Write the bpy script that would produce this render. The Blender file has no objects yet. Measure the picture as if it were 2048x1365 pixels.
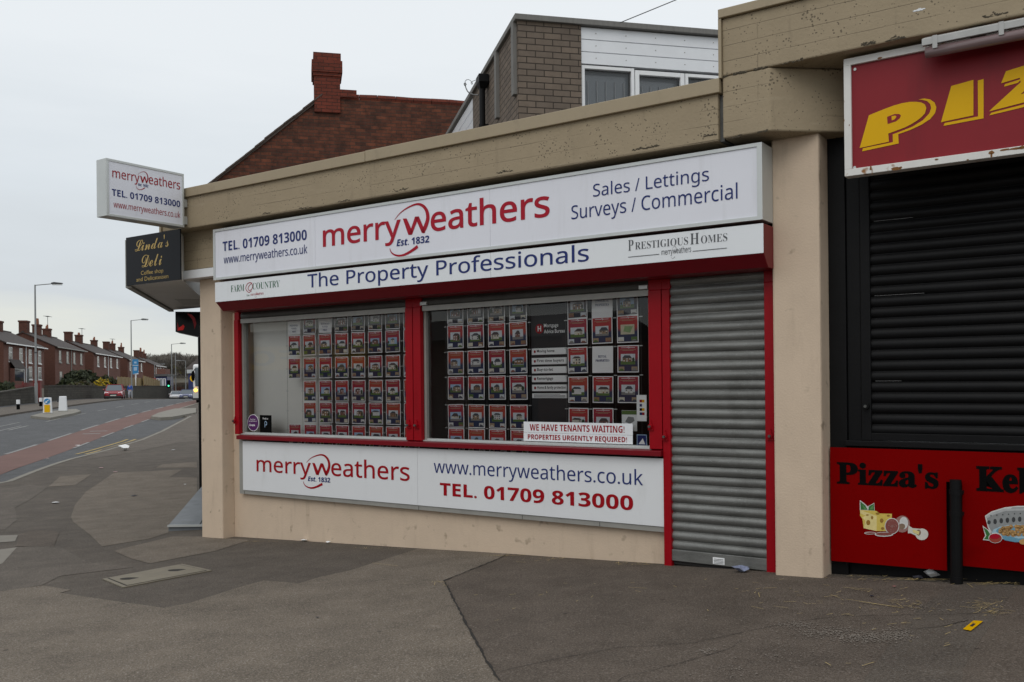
import bpy, bmesh, math, random
from mathutils import Vector, Matrix
random.seed(7)
SC = bpy.context.scene
COL = SC.collection

# ------------------------------------------------------------------ camera, sky, sun, exposure
F, CX, HY, ROLL, EYE = 1850.0, 1024.0, 765.5, 0.01, 1.68
cam_d = bpy.data.cameras.new("camera")
cam_d.sensor_width = 36.0
cam_d.lens = 36.0 * F / 2048.0
cam_d.shift_y = (HY - 682.5) / 2048.0
cam_d.clip_start, cam_d.clip_end = 0.1, 3000.0
cam = bpy.data.objects.new("camera", cam_d)
COL.objects.link(cam)
_r, _u = Vector((math.cos(ROLL), 0, -math.sin(ROLL))), Vector((math.sin(ROLL), 0, math.cos(ROLL)))
_m = Matrix((_r, _u, Vector((0, -1, 0)))).transposed().to_4x4()
_m.translation = Vector((0, 0, EYE))
cam.matrix_world = _m
SC.camera = cam
SC.view_settings.view_transform = 'Standard'
SC.view_settings.look = 'None'
SC.view_settings.exposure = 0.0
SC.view_settings.gamma = 1.0

SUN_EL, SUN_AZ = math.radians(48), math.radians(200)      # high veiled sun behind the photographer
world = bpy.data.worlds.new("World")
SC.world = world
world.use_nodes = True
nt = world.node_tree
nt.nodes.clear()
wo = nt.nodes.new('ShaderNodeOutputWorld')
sky = nt.nodes.new('ShaderNodeTexSky')
sky.sky_type = 'NISHITA'
sky.sun_disc = False
sky.sun_elevation, sky.sun_rotation = SUN_EL, SUN_AZ
bg1 = nt.nodes.new('ShaderNodeBackground'); bg1.inputs[1].default_value = 0.05
nt.links.new(sky.outputs[0], bg1.inputs[0])
tc = nt.nodes.new('ShaderNodeTexCoord')
sep = nt.nodes.new('ShaderNodeSeparateXYZ')
nt.links.new(tc.outputs['Generated'], sep.inputs[0])
ramp = nt.nodes.new('ShaderNodeValToRGB')
cr = ramp.color_ramp
cr.elements[0].position = 0.0; cr.elements[0].color = (0.74, 0.74, 0.68, 1)
cr.elements[1].position = 1.0; cr.elements[1].color = (0.85, 0.88, 0.91, 1)
for p, c in ((0.045, (0.72, 0.74, 0.70, 1)), (0.085, (0.62, 0.66, 0.69, 1)), (0.2, (0.70, 0.75, 0.79, 1)), (0.33, (0.80, 0.84, 0.87, 1))):
    el = cr.elements.new(p); el.color = c
mp = nt.nodes.new('ShaderNodeMapping'); mp.inputs['Scale'].default_value = (1.5, 1.5, 9.0)
ns = nt.nodes.new('ShaderNodeTexNoise'); ns.inputs['Scale'].default_value = 2.6; ns.inputs['Detail'].default_value = 5.0
nt.links.new(tc.outputs['Generated'], mp.inputs[0]); nt.links.new(mp.outputs[0], ns.inputs['Vector'])
ma = nt.nodes.new('ShaderNodeMath'); ma.operation = 'MULTIPLY_ADD'
ma.inputs[1].default_value = 0.15; nt.links.new(ns.outputs[0], ma.inputs[0]); nt.links.new(sep.outputs[2], ma.inputs[2])
sb = nt.nodes.new('ShaderNodeMath'); sb.operation = 'SUBTRACT'; sb.inputs[1].default_value = 0.075
nt.links.new(ma.outputs[0], sb.inputs[0]); nt.links.new(sb.outputs[0], ramp.inputs[0])
bg2 = nt.nodes.new('ShaderNodeBackground'); bg2.inputs[1].default_value = 1.09
nt.links.new(ramp.outputs[0], bg2.inputs[0])
mixs = nt.nodes.new('ShaderNodeMixShader'); mixs.inputs[0].default_value = 0.93
nt.links.new(bg1.outputs[0], mixs.inputs[1]); nt.links.new(bg2.outputs[0], mixs.inputs[2]); nt.links.new(mixs.outputs[0], wo.inputs[0])

sun_d = bpy.data.lights.new("sun", 'SUN')
sun_d.energy = 0.8; sun_d.angle = math.radians(40); sun_d.color = (1.0, 0.96, 0.9)
sun = bpy.data.objects.new("sun", sun_d)
COL.objects.link(sun)
_sd = Vector((math.sin(SUN_AZ) * math.cos(SUN_EL), math.cos(SUN_AZ) * math.cos(SUN_EL), math.sin(SUN_EL)))
sun.rotation_euler = _sd.to_track_quat('Z', 'Y').to_euler()
sun.location = (0, -10, 30)

# ------------------------------------------------------------------ frames of reference
TH = math.atan2(1850.0, 2674.0)                 # the shop front runs 34.7 degrees off the picture plane
e = Vector((math.cos(TH), -math.sin(TH), 0)); nin = Vector((math.sin(TH), math.cos(TH), 0))
O = Vector((-4.09526428, 12.16648589, 0.0))     # corner pier of the shop
FR = Matrix.Translation(O) @ Matrix.Rotation(-TH, 4, 'Z')       # x along the front, y inward, z up
sw = Vector((.9748, .2229, 0)); sv = Vector((-.2229, .9748, 0))
ST = Matrix.Rotation(math.atan2(.2229, .9748), 4, 'Z')          # x across the street, y along it
WD = Matrix.Identity(4)
EYEP = Vector((0, 0, EYE))

def ray(px, py):
    a, b = (px - CX) / F, (HY - py) / F
    return Vector((a * math.cos(ROLL) + b * math.sin(ROLL), 1.0, b * math.cos(ROLL) - a * math.sin(ROLL)))
def fp(px, py, n=0.0):                          # a measured pixel on the upright plane n in front of the piers
    d = ray(px, py); t = ((O - nin * n - EYEP).dot(nin)) / d.dot(nin); P = EYEP + t * d
    return ((P - O).dot(e), P.z)
def xp(px, py, s0):                             # on the upright plane square to the front at s0: (inward, z)
    d = ray(px, py); t = ((O + e * s0 - EYEP).dot(e)) / d.dot(e); P = EYEP + t * d
    return ((P - O).dot(nin), P.z)
def stx(px, py, xs):                            # on the upright plane xs of the street frame: (along, z)
    d = ray(px, py); t = (xs - EYEP.dot(sw)) / d.dot(sw); P = EYEP + t * d
    return (P.dot(sv), P.z)
def sty_(px, py, ys):                           # on the upright plane ys of the street frame: (across, z)
    d = ray(px, py); t = (ys - EYEP.dot(sv)) / d.dot(sv); P = EYEP + t * d
    return (P.dot(sw), P.z)

_ZT = ((-100, -2.15), (22, -2.15), (29, -2.1), (39, -1.81), (51.6, -1.53), (72, -1.27), (85, -1.19), (95, -1.27), (110, -1.5), (132, -1.95), (160, -2.6), (200, -3.4), (300, -4), (3000, -4))
def _lin(y):
    for (a, za), (b, zb) in zip(_ZT, _ZT[1:]):
        if y <= b: return za + (zb - za) * (y - a) / (b - a)
    return _ZT[-1][1]
def smooth(a, b, x):
    t = min(1, max(0, (x - a) / (b - a))); return t * t * (3 - 2 * t)
def G(X, Y):                                    # height of the paved ground
    s = (X - O.x) * e.x + (Y - O.y) * e.y
    s = max(-22, min(22, s))
    zn = .045 * (s - 7)
    zf = (_lin(Y - 4) + _lin(Y - 2) + _lin(Y) + _lin(Y + 2) + _lin(Y + 4)) / 5 + EYE
    k = smooth(13, 26, Y)
    z = zn * (1 - k) + zf * k
    xs = X * sw.x + Y * sw.y
    z += 1.35 * smooth(-20.6, -26, xs) * smooth(40, 62, Y)
    return z
def GS(xs, ys):
    p = sw * xs + sv * ys
    return G(p.x, p.y)
def GF(s, n):
    p = O + e * s - nin * n
    return G(p.x, p.y)
def gp(px, py):                                 # a measured pixel on the ground
    d = ray(px, py); t0, t = 2.0, 2.0
    while t < 400:
        p = EYEP + d * t
        if p.z < G(p.x, p.y): break
        t0 = t; t *= 1.02
    for _ in range(40):
        m = (t0 + t) / 2; p = EYEP + d * m
        if p.z < G(p.x, p.y): t = m
        else: t0 = m
    return EYEP + d * t

# ------------------------------------------------------------------ materials
MATS = {}
def pbr(name, base, rough=.6, var=.12, vs=6.0, bump=0.0, bs=80.0, metal=0.0, spec=.5, speck=None, stretch=(1, 1, 1)):
    m = bpy.data.materials.new(name); m.use_nodes = True
    t = m.node_tree; b = t.nodes['Principled BSDF']
    b.inputs['Roughness'].default_value = rough; b.inputs['Metallic'].default_value = metal
    b.inputs['Specular IOR Level'].default_value = spec
    c = t.nodes.new('ShaderNodeTexCoord')
    mpn = t.nodes.new('ShaderNodeMapping'); mpn.inputs['Scale'].default_value = stretch
    t.links.new(c.outputs['Object'], mpn.inputs[0])
    out = None
    if var:
        n1 = t.nodes.new('ShaderNodeTexNoise'); n1.inputs['Scale'].default_value = vs; n1.inputs['Detail'].default_value = 6; n1.inputs['Roughness'].default_value = .65
        t.links.new(mpn.outputs[0], n1.inputs['Vector'])
        mx = t.nodes.new('ShaderNodeMix'); mx.data_type = 'RGBA'
        mx.inputs['A'].default_value = tuple(x * (1 - 2 * var) for x in base) + (1,)
        mx.inputs['B'].default_value = tuple(min(1, x * (1 + 2 * var)) for x in base) + (1,)
        t.links.new(n1.outputs[0], mx.inputs['Factor']); out = mx.outputs['Result']
    if speck:
        sc_, lo, hi, col = speck
        n2 = t.nodes.new('ShaderNodeTexNoise'); n2.inputs['Scale'].default_value = sc_; n2.inputs['Detail'].default_value = 2
        t.links.new(mpn.outputs[0], n2.inputs['Vector'])
        mr = t.nodes.new('ShaderNodeMapRange'); mr.inputs[1].default_value = lo; mr.inputs[2].default_value = hi
        t.links.new(n2.outputs[0], mr.inputs[0])
        m2 = t.nodes.new('ShaderNodeMix'); m2.data_type = 'RGBA'
        if out: t.links.new(out, m2.inputs['A'])
        else: m2.inputs['A'].default_value = tuple(base) + (1,)
        m2.inputs['B'].default_value = tuple(col) + (1,)
        t.links.new(mr.outputs[0], m2.inputs['Factor']); out = m2.outputs['Result']
    if out: t.links.new(out, b.inputs['Base Color'])
    else: b.inputs['Base Color'].default_value = tuple(base) + (1,)
    if bump:
        n3 = t.nodes.new('ShaderNodeTexNoise'); n3.inputs['Scale'].default_value = bs; n3.inputs['Detail'].default_value = 4
        t.links.new(mpn.outputs[0], n3.inputs['Vector'])
        bp = t.nodes.new('ShaderNodeBump'); bp.inputs['Strength'].default_value = bump; bp.inputs['Distance'].default_value = .01
        t.links.new(n3.outputs[0], bp.inputs['Height']); t.links.new(bp.outputs[0], b.inputs['Normal'])
    MATS[name] = m
    return m
def flat(name, base, rough=.5, spec=.5): return pbr(name, base, rough, 0, spec=spec)

def brick(name, c1, c2, mortar, bw, bh, ms=.012, var=.5, stain=(.02, .015, .012), amt=.5):
    m = bpy.data.materials.new(name); m.use_nodes = True
    t = m.node_tree; b = t.nodes['Principled BSDF']; b.inputs['Roughness'].default_value = .85; b.inputs['Specular IOR Level'].default_value = .2
    c = t.nodes.new('ShaderNodeTexCoord'); s = t.nodes.new('ShaderNodeSeparateXYZ'); t.links.new(c.outputs['Object'], s.inputs[0])
    ad = t.nodes.new('ShaderNodeMath'); ad.operation = 'ADD'; t.links.new(s.outputs[0], ad.inputs[0]); t.links.new(s.outputs[1], ad.inputs[1])
    cb = t.nodes.new('ShaderNodeCombineXYZ'); t.links.new(ad.outputs[0], cb.inputs[0]); t.links.new(s.outputs[2], cb.inputs[1])
    k = t.nodes.new('ShaderNodeTexBrick'); k.inputs['Scale'].default_value = 1.0
    k.inputs['Brick Width'].default_value = bw; k.inputs['Row Height'].default_value = bh; k.inputs['Mortar Size'].default_value = ms / 2; k.inputs['Mortar Smooth'].default_value = .3
    k.inputs['Color1'].default_value = tuple(c1) + (1,); k.inputs['Color2'].default_value = tuple(c2) + (1,); k.inputs['Mortar'].default_value = tuple(mortar) + (1,)
    t.links.new(cb.outputs[0], k.inputs['Vector'])
    n = t.nodes.new('ShaderNodeTexNoise'); n.inputs['Scale'].default_value = 5; n.inputs['Detail'].default_value = 8; n.inputs['Roughness'].default_value = .75
    t.links.new(cb.outputs[0], n.inputs['Vector'])
    mr = t.nodes.new('ShaderNodeMapRange'); mr.inputs[1].default_value = .42; mr.inputs[2].default_value = .72; mr.inputs[4].default_value = amt
    t.links.new(n.outputs[0], mr.inputs[0])
    mx = t.nodes.new('ShaderNodeMix'); mx.data_type = 'RGBA'; mx.inputs['B'].default_value = tuple(stain) + (1,)
    t.links.new(mr.outputs[0], mx.inputs['Factor']); t.links.new(k.outputs[0], mx.inputs['A'])
    t.links.new(mx.outputs['Result'], b.inputs['Base Color'])
    n2 = t.nodes.new('ShaderNodeTexNoise'); n2.inputs['Scale'].default_value = 60; n2.inputs['Detail'].default_value = 4; t.links.new(c.outputs['Object'], n2.inputs['Vector'])
    sm = t.nodes.new('ShaderNodeMath'); sm.operation = 'MULTIPLY_ADD'; sm.inputs[1].default_value = -1.2
    t.links.new(k.outputs[1], sm.inputs[0]); t.links.new(n2.outputs[0], sm.inputs[2])
    bp = t.nodes.new('ShaderNodeBump'); bp.inputs['Strength'].default_value = .7; bp.inputs['Distance'].default_value = .008
    t.links.new(sm.outputs[0], bp.inputs['Height']); t.links.new(bp.outputs[0], b.inputs['Normal'])
    MATS[name] = m
    return m

def concrete_boards(name, base):
    """painted board-marked concrete: level board lines and small blow holes"""
    m = bpy.data.materials.new(name); m.use_nodes = True
    t = m.node_tree; L = t.links.new; b = t.nodes['Principled BSDF']; b.inputs['Roughness'].default_value = .75; b.inputs['Specular IOR Level'].default_value = .3
    c = t.nodes.new('ShaderNodeTexCoord'); s = t.nodes.new('ShaderNodeSeparateXYZ'); L(c.outputs['Object'], s.inputs[0])
    ad = t.nodes.new('ShaderNodeMath'); ad.operation = 'ADD'; L(s.outputs[0], ad.inputs[0]); L(s.outputs[1], ad.inputs[1])
    nz = t.nodes.new('ShaderNodeTexNoise'); nz.inputs['Scale'].default_value = 1.1; nz.inputs['Detail'].default_value = 3; L(c.outputs['Object'], nz.inputs['Vector'])
    wz = t.nodes.new('ShaderNodeMath'); wz.operation = 'MULTIPLY_ADD'; wz.inputs[1].default_value = .02; L(nz.outputs[0], wz.inputs[0]); L(s.outputs[2], wz.inputs[2])
    cb = t.nodes.new('ShaderNodeCombineXYZ'); L(ad.outputs[0], cb.inputs[0]); L(wz.outputs[0], cb.inputs[1])
    k = t.nodes.new('ShaderNodeTexBrick'); k.inputs['Scale'].default_value = 1; k.inputs['Brick Width'].default_value = 9.0; k.inputs['Row Height'].default_value = .128
    k.inputs['Mortar Size'].default_value = .004; k.inputs['Mortar Smooth'].default_value = .5; k.inputs['Color1'].default_value = (1, 1, 1, 1); k.inputs['Color2'].default_value = (.93, .93, .93, 1); k.inputs['Mortar'].default_value = (.6, .58, .55, 1)
    L(cb.outputs[0], k.inputs['Vector'])
    n = t.nodes.new('ShaderNodeTexNoise'); n.inputs['Scale'].default_value = 3; n.inputs['Detail'].default_value = 8; n.inputs['Roughness'].default_value = .7; L(c.outputs['Object'], n.inputs['Vector'])
    # lines show only here and there
    mr0 = t.nodes.new('ShaderNodeMapRange'); mr0.inputs[1].default_value = .4; mr0.inputs[2].default_value = .6; L(nz.outputs[0], mr0.inputs[0])
    lf = t.nodes.new('ShaderNodeMath'); lf.operation = 'MULTIPLY'; L(k.outputs[1], lf.inputs[0]); L(mr0.outputs[0], lf.inputs[1])
    mx = t.nodes.new('ShaderNodeMix'); mx.data_type = 'RGBA'
    mx.inputs['A'].default_value = tuple(x * .84 for x in base) + (1,); mx.inputs['B'].default_value = tuple(x * 1.16 for x in base) + (1,); L(n.outputs[0], mx.inputs['Factor'])
    ml = t.nodes.new('ShaderNodeMix'); ml.data_type = 'RGBA'; ml.inputs['B'].default_value = tuple(x * .3 for x in base) + (1,); L(mx.outputs['Result'], ml.inputs['A'])
    lf2 = t.nodes.new('ShaderNodeMath'); lf2.operation = 'MULTIPLY'; lf2.inputs[1].default_value = .55; L(lf.outputs[0], lf2.inputs[0]); L(lf2.outputs[0], ml.inputs['Factor'])
    vo = t.nodes.new('ShaderNodeTexVoronoi'); vo.inputs['Scale'].default_value = 34; L(c.outputs['Object'], vo.inputs['Vector'])
    n5 = t.nodes.new('ShaderNodeTexNoise'); n5.inputs['Scale'].default_value = 6; L(c.outputs['Object'], n5.inputs['Vector'])
    th = t.nodes.new('ShaderNodeMath'); th.operation = 'MULTIPLY_ADD'; th.inputs[1].default_value = .75; th.inputs[2].default_value = -.225; L(n5.outputs[0], th.inputs[0])
    lt = t.nodes.new('ShaderNodeMath'); lt.operation = 'LESS_THAN'; L(vo.outputs['Distance'], lt.inputs[0]); L(th.outputs[0], lt.inputs[1])
    mp2 = t.nodes.new('ShaderNodeMix'); mp2.data_type = 'RGBA'; mp2.inputs['B'].default_value = (.03, .025, .018, 1); L(ml.outputs['Result'], mp2.inputs['A'])
    l3 = t.nodes.new('ShaderNodeMath'); l3.operation = 'MULTIPLY'; l3.inputs[1].default_value = .6; L(lt.outputs[0], l3.inputs[0]); L(l3.outputs[0], mp2.inputs['Factor'])
    L(mp2.outputs['Result'], b.inputs['Base Color'])
    n4 = t.nodes.new('ShaderNodeTexNoise'); n4.inputs['Scale'].default_value = 45; n4.inputs['Detail'].default_value = 5; L(c.outputs['Object'], n4.inputs['Vector'])
    hh = t.nodes.new('ShaderNodeMath'); hh.operation = 'MULTIPLY_ADD'; hh.inputs[1].default_value = -1.0; L(lf.outputs[0], hh.inputs[0])
    n4b = t.nodes.new('ShaderNodeMath'); n4b.operation = 'MULTIPLY'; n4b.inputs[1].default_value = .5; L(n4.outputs[0], n4b.inputs[0]); L(n4b.outputs[0], hh.inputs[2])
    h2 = t.nodes.new('ShaderNodeMath'); h2.operation = 'SUBTRACT'; L(hh.outputs[0], h2.inputs[0]); L(lt.outputs[0], h2.inputs[1])
    bp = t.nodes.new('ShaderNodeBump'); bp.inputs['Strength'].default_value = .6; bp.inputs['Distance'].default_value = .01; L(h2.outputs[0], bp.inputs['Height']); L(bp.outputs[0], b.inputs['Normal'])
    MATS[name] = m
    return m

def glass(name, tint=.99, rough=.0):
    m = bpy.data.materials.new(name); m.use_nodes = True
    t = m.node_tree; t.nodes.remove(t.nodes['Principled BSDF'])
    o = t.nodes['Material Output']; tr = t.nodes.new('ShaderNodeBsdfTransparent'); tr.inputs[0].default_value = (tint, tint, tint, 1)
    gl = t.nodes.new('ShaderNodeBsdfGlossy'); gl.inputs['Roughness'].default_value = rough
    fr = t.nodes.new('ShaderNodeFresnel'); fr.inputs[0].default_value = 1.5
    f2 = t.nodes.new('ShaderNodeMath'); f2.operation = 'MULTIPLY'; f2.inputs[1].default_value = 1.25; f2.use_clamp = True
    mx = t.nodes.new('ShaderNodeMixShader'); t.links.new(fr.outputs[0], f2.inputs[0]); t.links.new(f2.outputs[0], mx.inputs[0]); t.links.new(tr.outputs[0], mx.inputs[1]); t.links.new(gl.outputs[0], mx.inputs[2])
    t.links.new(mx.outputs[0], o.inputs[0])
    MATS[name] = m
    return m
def glow(name, col, k):
    m = flat(name, col, .4); b = m.node_tree.nodes['Principled BSDF']
    b.inputs['Emission Color'].default_value = tuple(col) + (1,); b.inputs['Emission Strength'].default_value = k
    return m

def card_face(name, top, bottom):
    """printed card: red above running into navy below along an uneven edge"""
    m = bpy.data.materials.new(name); m.use_nodes = True
    t = m.node_tree; L = t.links.new; b = t.nodes['Principled BSDF']; b.inputs['Roughness'].default_value = .45
    c = t.nodes.new('ShaderNodeTexCoord'); s = t.nodes.new('ShaderNodeSeparateXYZ'); L(c.outputs['Object'], s.inputs[0])
    ab = t.nodes.new('ShaderNodeMath'); ab.operation = 'ABSOLUTE'; L(s.outputs[0], ab.inputs[0])
    k = t.nodes.new('ShaderNodeMath'); k.operation = 'MULTIPLY_ADD'; k.inputs[1].default_value = -.35; L(ab.outputs[0], k.inputs[0]); L(s.outputs[2], k.inputs[2])
    mr = t.nodes.new('ShaderNodeMapRange'); mr.inputs[1].default_value = .075; mr.inputs[2].default_value = .115; L(k.outputs[0], mr.inputs[0])
    mx = t.nodes.new('ShaderNodeMix'); mx.data_type = 'RGBA'; mx.inputs['A'].default_value = tuple(bottom) + (1,); mx.inputs['B'].default_value = tuple(top) + (1,); L(mr.outputs[0], mx.inputs['Factor'])
    L(mx.outputs['Result'], b.inputs['Base Color'])
    MATS[name] = m
    return m

concrete_boards('concrete', (.335, .270, .180))
pbr('coping', (.34, .275, .18), .55, .06, 3, .1, 30)
pbr('render', (.60, .475, .355), .8, .07, 2.5, .25, 60, speck=(9, .66, .78, (.36, .28, .20)))
def weather(name, col, sx, sz, lo, hi, amt):
    """long thin dirt runs and splashes with a shape of their own"""
    m = MATS[name]; t = m.node_tree; b = t.nodes['Principled BSDF']; src = b.inputs['Base Color'].links[0].from_socket
    c = t.nodes.new('ShaderNodeTexCoord'); mpn = t.nodes.new('ShaderNodeMapping'); mpn.inputs['Scale'].default_value = (sx, sx, sz); t.links.new(c.outputs['Object'], mpn.inputs[0])
    n = t.nodes.new('ShaderNodeTexNoise'); n.inputs['Scale'].default_value = 1.0; n.inputs['Detail'].default_value = 7; n.inputs['Roughness'].default_value = .68; t.links.new(mpn.outputs[0], n.inputs['Vector'])
    mr = t.nodes.new('ShaderNodeMapRange'); mr.inputs[1].default_value = lo; mr.inputs[2].default_value = hi; mr.inputs[4].default_value = amt; t.links.new(n.outputs[0], mr.inputs[0])
    mx = t.nodes.new('ShaderNodeMix'); mx.data_type = 'RGBA'; mx.inputs['B'].default_value = tuple(col) + (1,); t.links.new(src, mx.inputs['A']); t.links.new(mr.outputs[0], mx.inputs['Factor']); t.links.new(mx.outputs['Result'], b.inputs['Base Color'])
weather('render', (.36, .27, .19), 7, 1.3, .56, .82, .5)
weather('render', (.26, .20, .14), 3.2, 2.8, .64, .74, .35)
weather('concrete', (.13, .105, .07), 5, .8, .58, .82, .6)
weather('concrete', (.46, .39, .28), 1.2, 6, .60, .80, .5)
weather('coping', (.17, .135, .09), 6, 3, .56, .8, .6)
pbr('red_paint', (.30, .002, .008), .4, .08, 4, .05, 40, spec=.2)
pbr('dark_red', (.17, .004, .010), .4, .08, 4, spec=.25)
pbr('sign_white', (.76, .785, .81), .3, .02, 1.2)
pbr('sign_milk', (.74, .75, .81), .25, .03, .9)
pbr('panel_white', (.74, .755, .77), .3, .02, 1.5)
pbr('alu', (.55, .57, .56), .38, .05, 5, metal=.35)
pbr('alu_dull', (.32, .315, .29), .5, .12, 6, metal=.2)
pbr('galv', (.178, .180, .170), .42, .32, 5, .15, 70, metal=.4, speck=(120, .62, .72, (.30, .31, .30)), stretch=(.5, 1, 3.0))
pbr('galv_dark', (.085, .085, .08), .5, .2, 7, metal=.3)
pbr('black_paint', (.0055, .0055, .006), .5, .2, 5, .1, 50, spec=.16)
pbr('black_gloss', (.006, .006, .008), .10, 0, spec=.14)
pbr('maroon', (.235, .013, .020), .45, .05, 2, spec=.25)
pbr('board_red', (.185, .0, .0), .5, .05, 3, spec=.04)
pbr('yellow', (.72, .41, .0), .45, .03, 3, spec=.2)
pbr('white_rust', (.70, .69, .66), .5, .05, 5, speck=(9, .66, .72, (.28, .12, .03)))
pbr('navy', (.018, .032, .15), .4, .0, spec=.2)
pbr('logo_red', (.37, .006, .022), .4, .0, spec=.2)
pbr('red_text', (.32, .003, .009), .4, 0, spec=.2)
pbr('green_text', (.02, .12, .06), .4, 0)
pbr('grey_text', (.07, .075, .085), .4, 0)
pbr('black_text', (.004, .004, .004), .6, 0, spec=.03)
pbr('gold', (.50, .34, .09), .35, .1, 20)
pbr('white', (.78, .79, .80), .4, .02)
pbr('paper', (.86, .87, .87), .6, .02)
pbr('pvc', (.78, .79, .80), .25, .03, 4)
pbr('cladding', (.76, .78, .81), .3, .05, 3)
glass('window_glass')
pbr('pane_grey', (.19, .215, .235), .08, .1, 1)  # grey lightened to carry the sky reflection of the upper windows
pbr('pane_dark', (.03, .035, .04), .06, .2, 1)
pbr('blind', (.42, .44, .46), .6, 0)
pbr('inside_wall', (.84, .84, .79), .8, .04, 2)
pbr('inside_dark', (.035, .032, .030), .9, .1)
pbr('inside_panel', (.010, .010, .012), .5, .1)
pbr('timber_grey', (.17, .165, .155), .8, .2, 3, .3, 40, stretch=(6, 6, 1))
pbr('felt', (.10, .10, .10), .8, .2, 4)
pbr('dark_metal', (.03, .031, .034), .4, .1)
pbr('soffit', (.74, .74, .72), .6, .06, 2)
pbr('step_tile', (.155, .168, .18), .5, .25, 4, .05, 20, spec=.3)
brick('brown_brick', (.190, .150, .118), (.150, .121, .098), (.040, .033, .027), .235, .082, .014, stain=(.085, .068, .055), amt=.45)
brick('red_brick', (.165, .055, .031), (.080, .032, .022), (.060, .046, .036), .222, .0745, .013, stain=(.022, .015, .012), amt=.9)
brick('stack_brick', (.175, .042, .026), (.125, .032, .021), (.04, .026, .021), .222, .0745, .012, stain=(.05, .018, .012), amt=.5)
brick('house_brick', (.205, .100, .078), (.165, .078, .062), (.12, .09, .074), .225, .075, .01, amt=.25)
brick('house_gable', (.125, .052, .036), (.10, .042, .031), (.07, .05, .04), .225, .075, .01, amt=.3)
brick('stone_wall', (.085, .078, .066), (.06, .056, .048), (.03, .028, .024), .45, .2, .02, amt=.5)
pbr('roof_tile', (.048, .036, .032), .8, .2, 1.5, .2, 20)
pbr('terracotta', (.25, .09, .045), .7, .15)
pbr('verge', (.075, .055, .045), .8, .3, 8, .4, 30)
pbr('lamp_grey', (.24, .25, .25), .5, .05)
def asphalt(name, c, sp, sp2=None):
    """fine-chipped tarmac: broad wear, chip speckle, roughness in relief"""
    m = pbr(name, c, .85, .10, .55, .7, 120, spec=.2, speck=(95, .50, .72, sp))
    t = m.node_tree; b = t.nodes['Principled BSDF']; src = b.inputs['Base Color'].links[0].from_socket
    c_ = t.nodes.new('ShaderNodeTexCoord'); n_ = t.nodes.new('ShaderNodeTexNoise'); n_.inputs['Scale'].default_value = 70; n_.inputs['Detail'].default_value = 3; t.links.new(c_.outputs['Object'], n_.inputs['Vector'])
    n2 = t.nodes.new('ShaderNodeTexNoise'); n2.inputs['Scale'].default_value = 2.2; n2.inputs['Detail'].default_value = 7; n2.inputs['Roughness'].default_value = .7; t.links.new(c_.outputs['Object'], n2.inputs['Vector'])
    ad = t.nodes.new('ShaderNodeMath'); ad.operation = 'MULTIPLY_ADD'; ad.inputs[1].default_value = 1.4; ad.inputs[2].default_value = -.15; t.links.new(n_.outputs[0], ad.inputs[0])
    a2 = t.nodes.new('ShaderNodeMath'); a2.operation = 'MULTIPLY_ADD'; a2.inputs[1].default_value = .9; t.links.new(n2.outputs[0], a2.inputs[0]); t.links.new(ad.outputs[0], a2.inputs[2])
    vm = t.nodes.new('ShaderNodeVectorMath'); vm.operation = 'SCALE'; t.links.new(src, vm.inputs[0]); t.links.new(a2.outputs[0], vm.inputs['Scale']); 
    vo = t.nodes.new('ShaderNodeTexVoronoi'); vo.inputs['Scale'].default_value = 2.3; t.links.new(c_.outputs['Object'], vo.inputs['Vector'])
    lt = t.nodes.new('ShaderNodeMapRange'); lt.inputs[1].default_value = .035; lt.inputs[2].default_value = .055; lt.inputs[3].default_value = .55; lt.inputs[4].default_value = 1.0; t.links.new(vo.outputs['Distance'], lt.inputs[0])
    v2 = t.nodes.new('ShaderNodeVectorMath'); v2.operation = 'SCALE'; t.links.new(vm.outputs[0], v2.inputs[0]); t.links.new(lt.outputs[0], v2.inputs['Scale']); t.links.new(v2.outputs[0], b.inputs['Base Color'])
    return m
asphalt('pavement_mid', (.105, .089, .074), (.20, .175, .15))
asphalt('pavement_light', (.142, .117, .091), (.27, .24, .205))
asphalt('pavement_dark', (.095, .079, .064), (.15, .135, .12))
asphalt('pavement_brown', (.098, .079, .063), (.17, .145, .125))
asphalt('road_asphalt', (.088, .089, .092), (.14, .14, .14))
pbr('red_lane', (.140, .072, .058), .85, .15, .8, .3, 120)
pbr('line_white', (.21, .208, .20), .7, .35, 3)
pbr('line_yellow', (.34, .24, .07), .7, .25, 3)
pbr('kerb', (.20, .185, .155), .8, .15, 3, .2, 40)
pbr('slab', (.20, .18, .15), .8, .12, 3, .2, 40)
pbr('cover', (.185, .160, .115), .7, .18, 5, .3, 40)
pbr('crack', (.018, .015, .012), .9, .2)
pbr('earth', (.07, .06, .04), .9, .3, .3)
pbr('grass', (.04, .05, .02), .9, .3, .5)
pbr('straw', (.42, .32, .14), .7, .2, 20)
weather('sign_milk', (.56, .56, .58), 5, .45, .54, .82, .55)
weather('sign_white', (.58, .59, .58), 6, .6, .56, .82, .5)
weather('panel_white', (.58, .59, .58), 4, 1.2, .58, .80, .45)
weather('galv', (.07, .068, .06), 2.5, 1.2, .55, .78, .6)
weather('board_red', (.10, .0, .0), 2, 2, .56, .78, .5)
weather('maroon', (.13, .012, .018), 3, .6, .56, .80, .5)
weather('red_paint', (.16, .004, .008), 5, 1.2, .58, .80, .5)
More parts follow.
